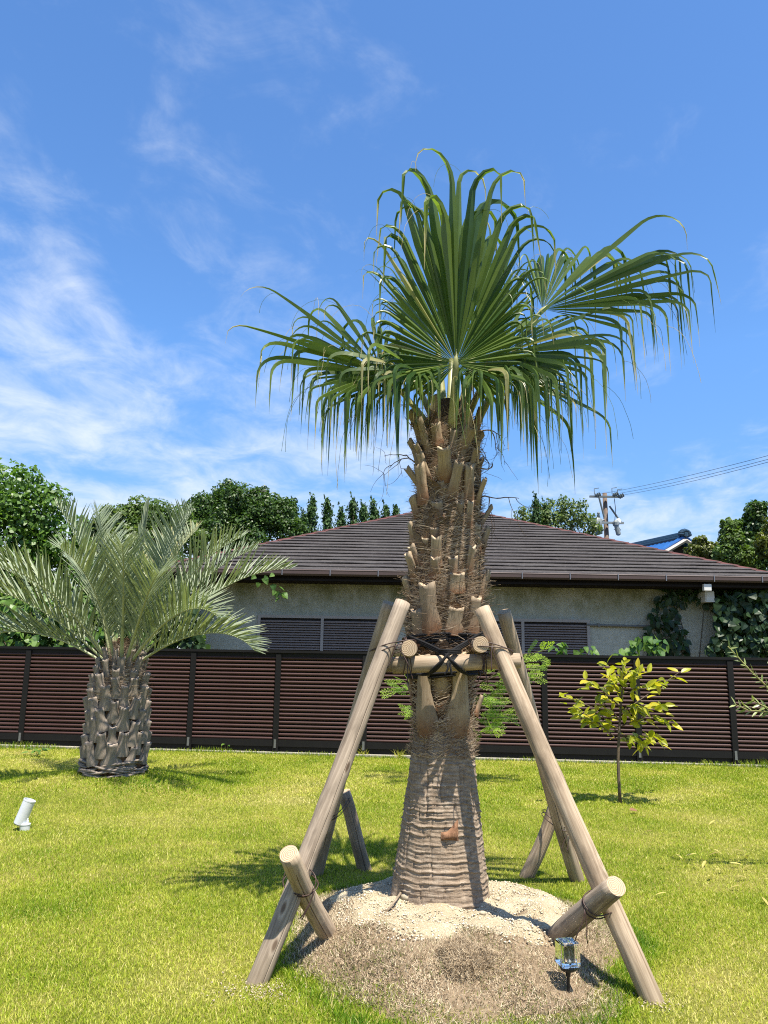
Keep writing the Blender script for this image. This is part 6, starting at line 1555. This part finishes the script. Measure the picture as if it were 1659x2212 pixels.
    fo = np.array([(0, 2, 4), (2, 1, 4), (1, 3, 4), (3, 0, 4), (2, 0, 5), (1, 2, 5), (3, 1, 5), (0, 3, 5)])
    F = (np.arange(n)[:, None, None] * 6 + fo[None]).reshape(-1, 3)
    tag(bulk('sand_grit', V, F, M_['pebble'], None, np.repeat(rng.random(n), 6), False, 'stuff'), 'coarse pale grit scattered over the sand bed', 'gravel')
grass()

def crumbs():
    rng = np.random.default_rng(17)
    fo = np.array([(0, 2, 4), (2, 1, 4), (1, 3, 4), (3, 0, 4), (2, 0, 5), (1, 2, 5), (3, 1, 5), (0, 3, 5)])
    o = np.array([(1, 0, 0), (-1, 0, 0), (0, 1, 0), (0, -1, 0), (0, 0, 0.7), (0, 0, -0.7)], float)
    for px, py, sx, sy, n, lab in ((566, 2140, 0.11, 0.07, 520, 'yellowish soil crumbs spilled at the foot of the left front pole'), (1408, 2160, 0.06, 0.06, 260, 'pale soil crumbs at the foot of the right front pole')):
        c = on(px, py); x = c.x + rng.normal(0, sx, n); y = c.y + rng.normal(0, sy, n); s_ = 0.002 + 0.005 * rng.random(n) ** 2.5
        P = np.stack([x, y, zg(x, y) + 0.004 + rng.random(n) * 0.012], 1)
        V = (P[:, None] + (o[None] * rng.uniform(0.6, 1.3, (n, 6, 1)) + rng.normal(size=(n, 6, 3)) * 0.18) * s_[:, None, None]).reshape(-1, 3)
        F = (np.arange(n)[:, None, None] * 6 + fo[None]).reshape(-1, 3)
        tag(bulk('soil_crumbs', V, F, M_['pebble'], None, np.repeat(rng.random(n) * 0.35, 6), False, 'stuff'), lab, 'soil')
crumbs()

# ------------------------------------------------------------------ small things on the ground
def small():
    rnd = random.Random(77)
    def stone(px, py, r, label):
        c = on(px, py, 0.14); z = zgf(c.x, c.y) + 0.016; m = MB(); n = 12; vs = []
        for k in range(7):
            ph = math.pi * k / 6
            for j in range(n):
                a = 2 * math.pi * j / n; v = Vector((math.sin(ph) * math.cos(a), math.sin(ph) * math.sin(a), math.cos(ph))); q = 1 + 0.35 * mn.noise(v * 1.6 + Vector((px, py, 0)))
                vs.append(Vector((c.x, c.y, z + r * 0.35)) + Vector((v.x * 1.25, v.y, v.z * 0.75)) * r * q)
        m.add(vs, [(k * n + j, (k + 1) * n + j, (k + 1) * n + (j + 1) % n, k * n + (j + 1) % n) for k in range(6) for j in range(n)])
        tag(m.build('stone', M_['stone'], None, True), label, 'stone', 'stones on the sand bed')
    stone(880, 1962, 0.030, 'rough tan stone tucked against the foot of the palm trunk')
    stone(1043, 1992, 0.016, 'small pale stone on the sand right of the trunk foot')
    stone(1075, 1960, 0.012, 'tiny stone lying on the sand near the right edge of the trunk')
    # dry stick on the sand
    a, b = on(838, 1968, 0.17), on(866, 1946, 0.17); m = MB(); a.z = zgf(a.x, a.y) + 0.022; b.z = zgf(b.x, b.y) + 0.045
    m.tube([a, (a + b) / 2 + Vector((0.006, 0, 0.004)), b], [0.004, 0.006, 0.008], 7); tag(m.build('stick', M_['pole_grey'], None, True), 'short dry stick poking from the sand left of the trunk', 'stick')
    # fallen leaves on the right lawn
    me = leaf_shape(0.2, 4, 0.2, 0.3).mesh('fallen_leaf', M_['fallen_leaf_mat'])
    pts = [(1476, 1760), (1545, 1770), (1500, 1790), (1595, 1760), (1470, 1800), (1540, 1835), (1560, 1842), (1585, 1838), (1460, 1845), (1480, 1850), (1525, 1860), (1500, 1866), (1575, 1866), (1545, 1880), (1615, 1850), (1440, 1870), (1530, 1895), (1602, 1915), (1440, 1930), (1650, 1900), (1645, 1940), (1410, 1795), (1590, 1895), (1625, 1870)]
    for x, y in pts:
        p = on(x, y, 0.035); p.z = zgf(p.x, p.y) + 0.04
        o = link('fallen_leaf', me, None, leaf_M(p, Vector((rnd.gauss(0, 1), rnd.gauss(0, 0.5), rnd.gauss(0, 0.12))), Vector((0, -0.2, 1)) + rv(rnd, 0.2), rnd.uniform(0.07, 0.12)))
        tag(o, 'one of the narrow dry leaves scattered on the lawn at the right', 'leaf', 'fallen leaves on the right lawn')
    # dark dry leaf by itself
    p = on(1360, 1752, 0.03); dm = leaf_shape(0.7, 4, 0.3, 0.3); o = link('fallen_leaf', dm.mesh('fallen_leaf', M_['bark_scar']), None, leaf_M(Vector((p.x, p.y, zgf(p.x, p.y) + 0.04)), (1, 0.2, 0.1), (0, -0.3, 1), 0.10)); tag(o, 'crumpled dark brown leaf on the lawn below the sapling', 'leaf')
    p = on(1085, 2000 + 0, 0.1)
    # weeds by the kerb
    wm = leaf_shape(0.5, 4, 0.2, 0.3).mesh('leaf', M_['vine_leaf'])
    def weed(px, py, n, s, label, tall=0.05):
        c = on(px, py); root = thing('weed', (c.x, c.y, zgf(c.x, c.y)), label, 'weed', 'weeds near the fence kerb'); m = MB()
        for k in range(n):
            a = rnd.uniform(0, 6.28); ln = rnd.uniform(0.3, 1.0) * s * 1.2; tp = Vector((c.x + math.cos(a) * ln, c.y + math.sin(a) * ln * 0.7, zgf(c.x, c.y) + tall * rnd.uniform(0.6, 1.6)))
            m.tube([(c.x, c.y, zgf(c.x, c.y) - 0.01), tp], [0.004, 0.002], 4)
            link('leaf', wm, root, leaf_M(tp, Vector((math.cos(a), math.sin(a), 0.1)), (0, -0.3, 1), s * rnd.uniform(0.6, 1.0)))
        m.build('stem', M_['twig_green'], root)
    weed(80, 1632, 13, 0.14, 'broad leafed weed in the lawn left of the short palm', 0.08); weed(488, 1625, 5, 0.10, 'small seedling at the kerb right of the short palm', 0.10)
    # tall grass tufts rooted at the kerb
    rng = np.random.default_rng(5)
    for px, py, lab in ((785, 1634, 'spiky dry grass tuft at the kerb between the left poles'), (862, 1638, 'spiky dry grass tuft at the kerb just left of the trunk'), (1516, 1645, 'upright green grass tuft at the kerb near the right fence post'), (1648, 1655, 'green grass tuft at the kerb by the right edge'), (600, 1622, 'thin tall grass stalks at the kerb left of the support frame')):
        c = on(px, py); n = 60; P = np.tile(np.array([c.x, c.y, 0.0]), (n, 1)) + rng.normal(size=(n, 3)) * [0.03, 0.01, 0]
        dry = 'dry' in lab; V, F, T = blades(P, rng.uniform(0.08, 0.2, n), np.full(n, 0.007), np.full(n, 0.9 if dry else 0.3), rng, np.clip(rng.normal(0.72 if dry else 0.3, 0.15, n), 0, 1), 2)
        tag(bulk('grass_tuft', V, F, M_['grass_blade'], None, T, False, None), lab, 'grass tuft', 'grass tufts along the kerb')
small()
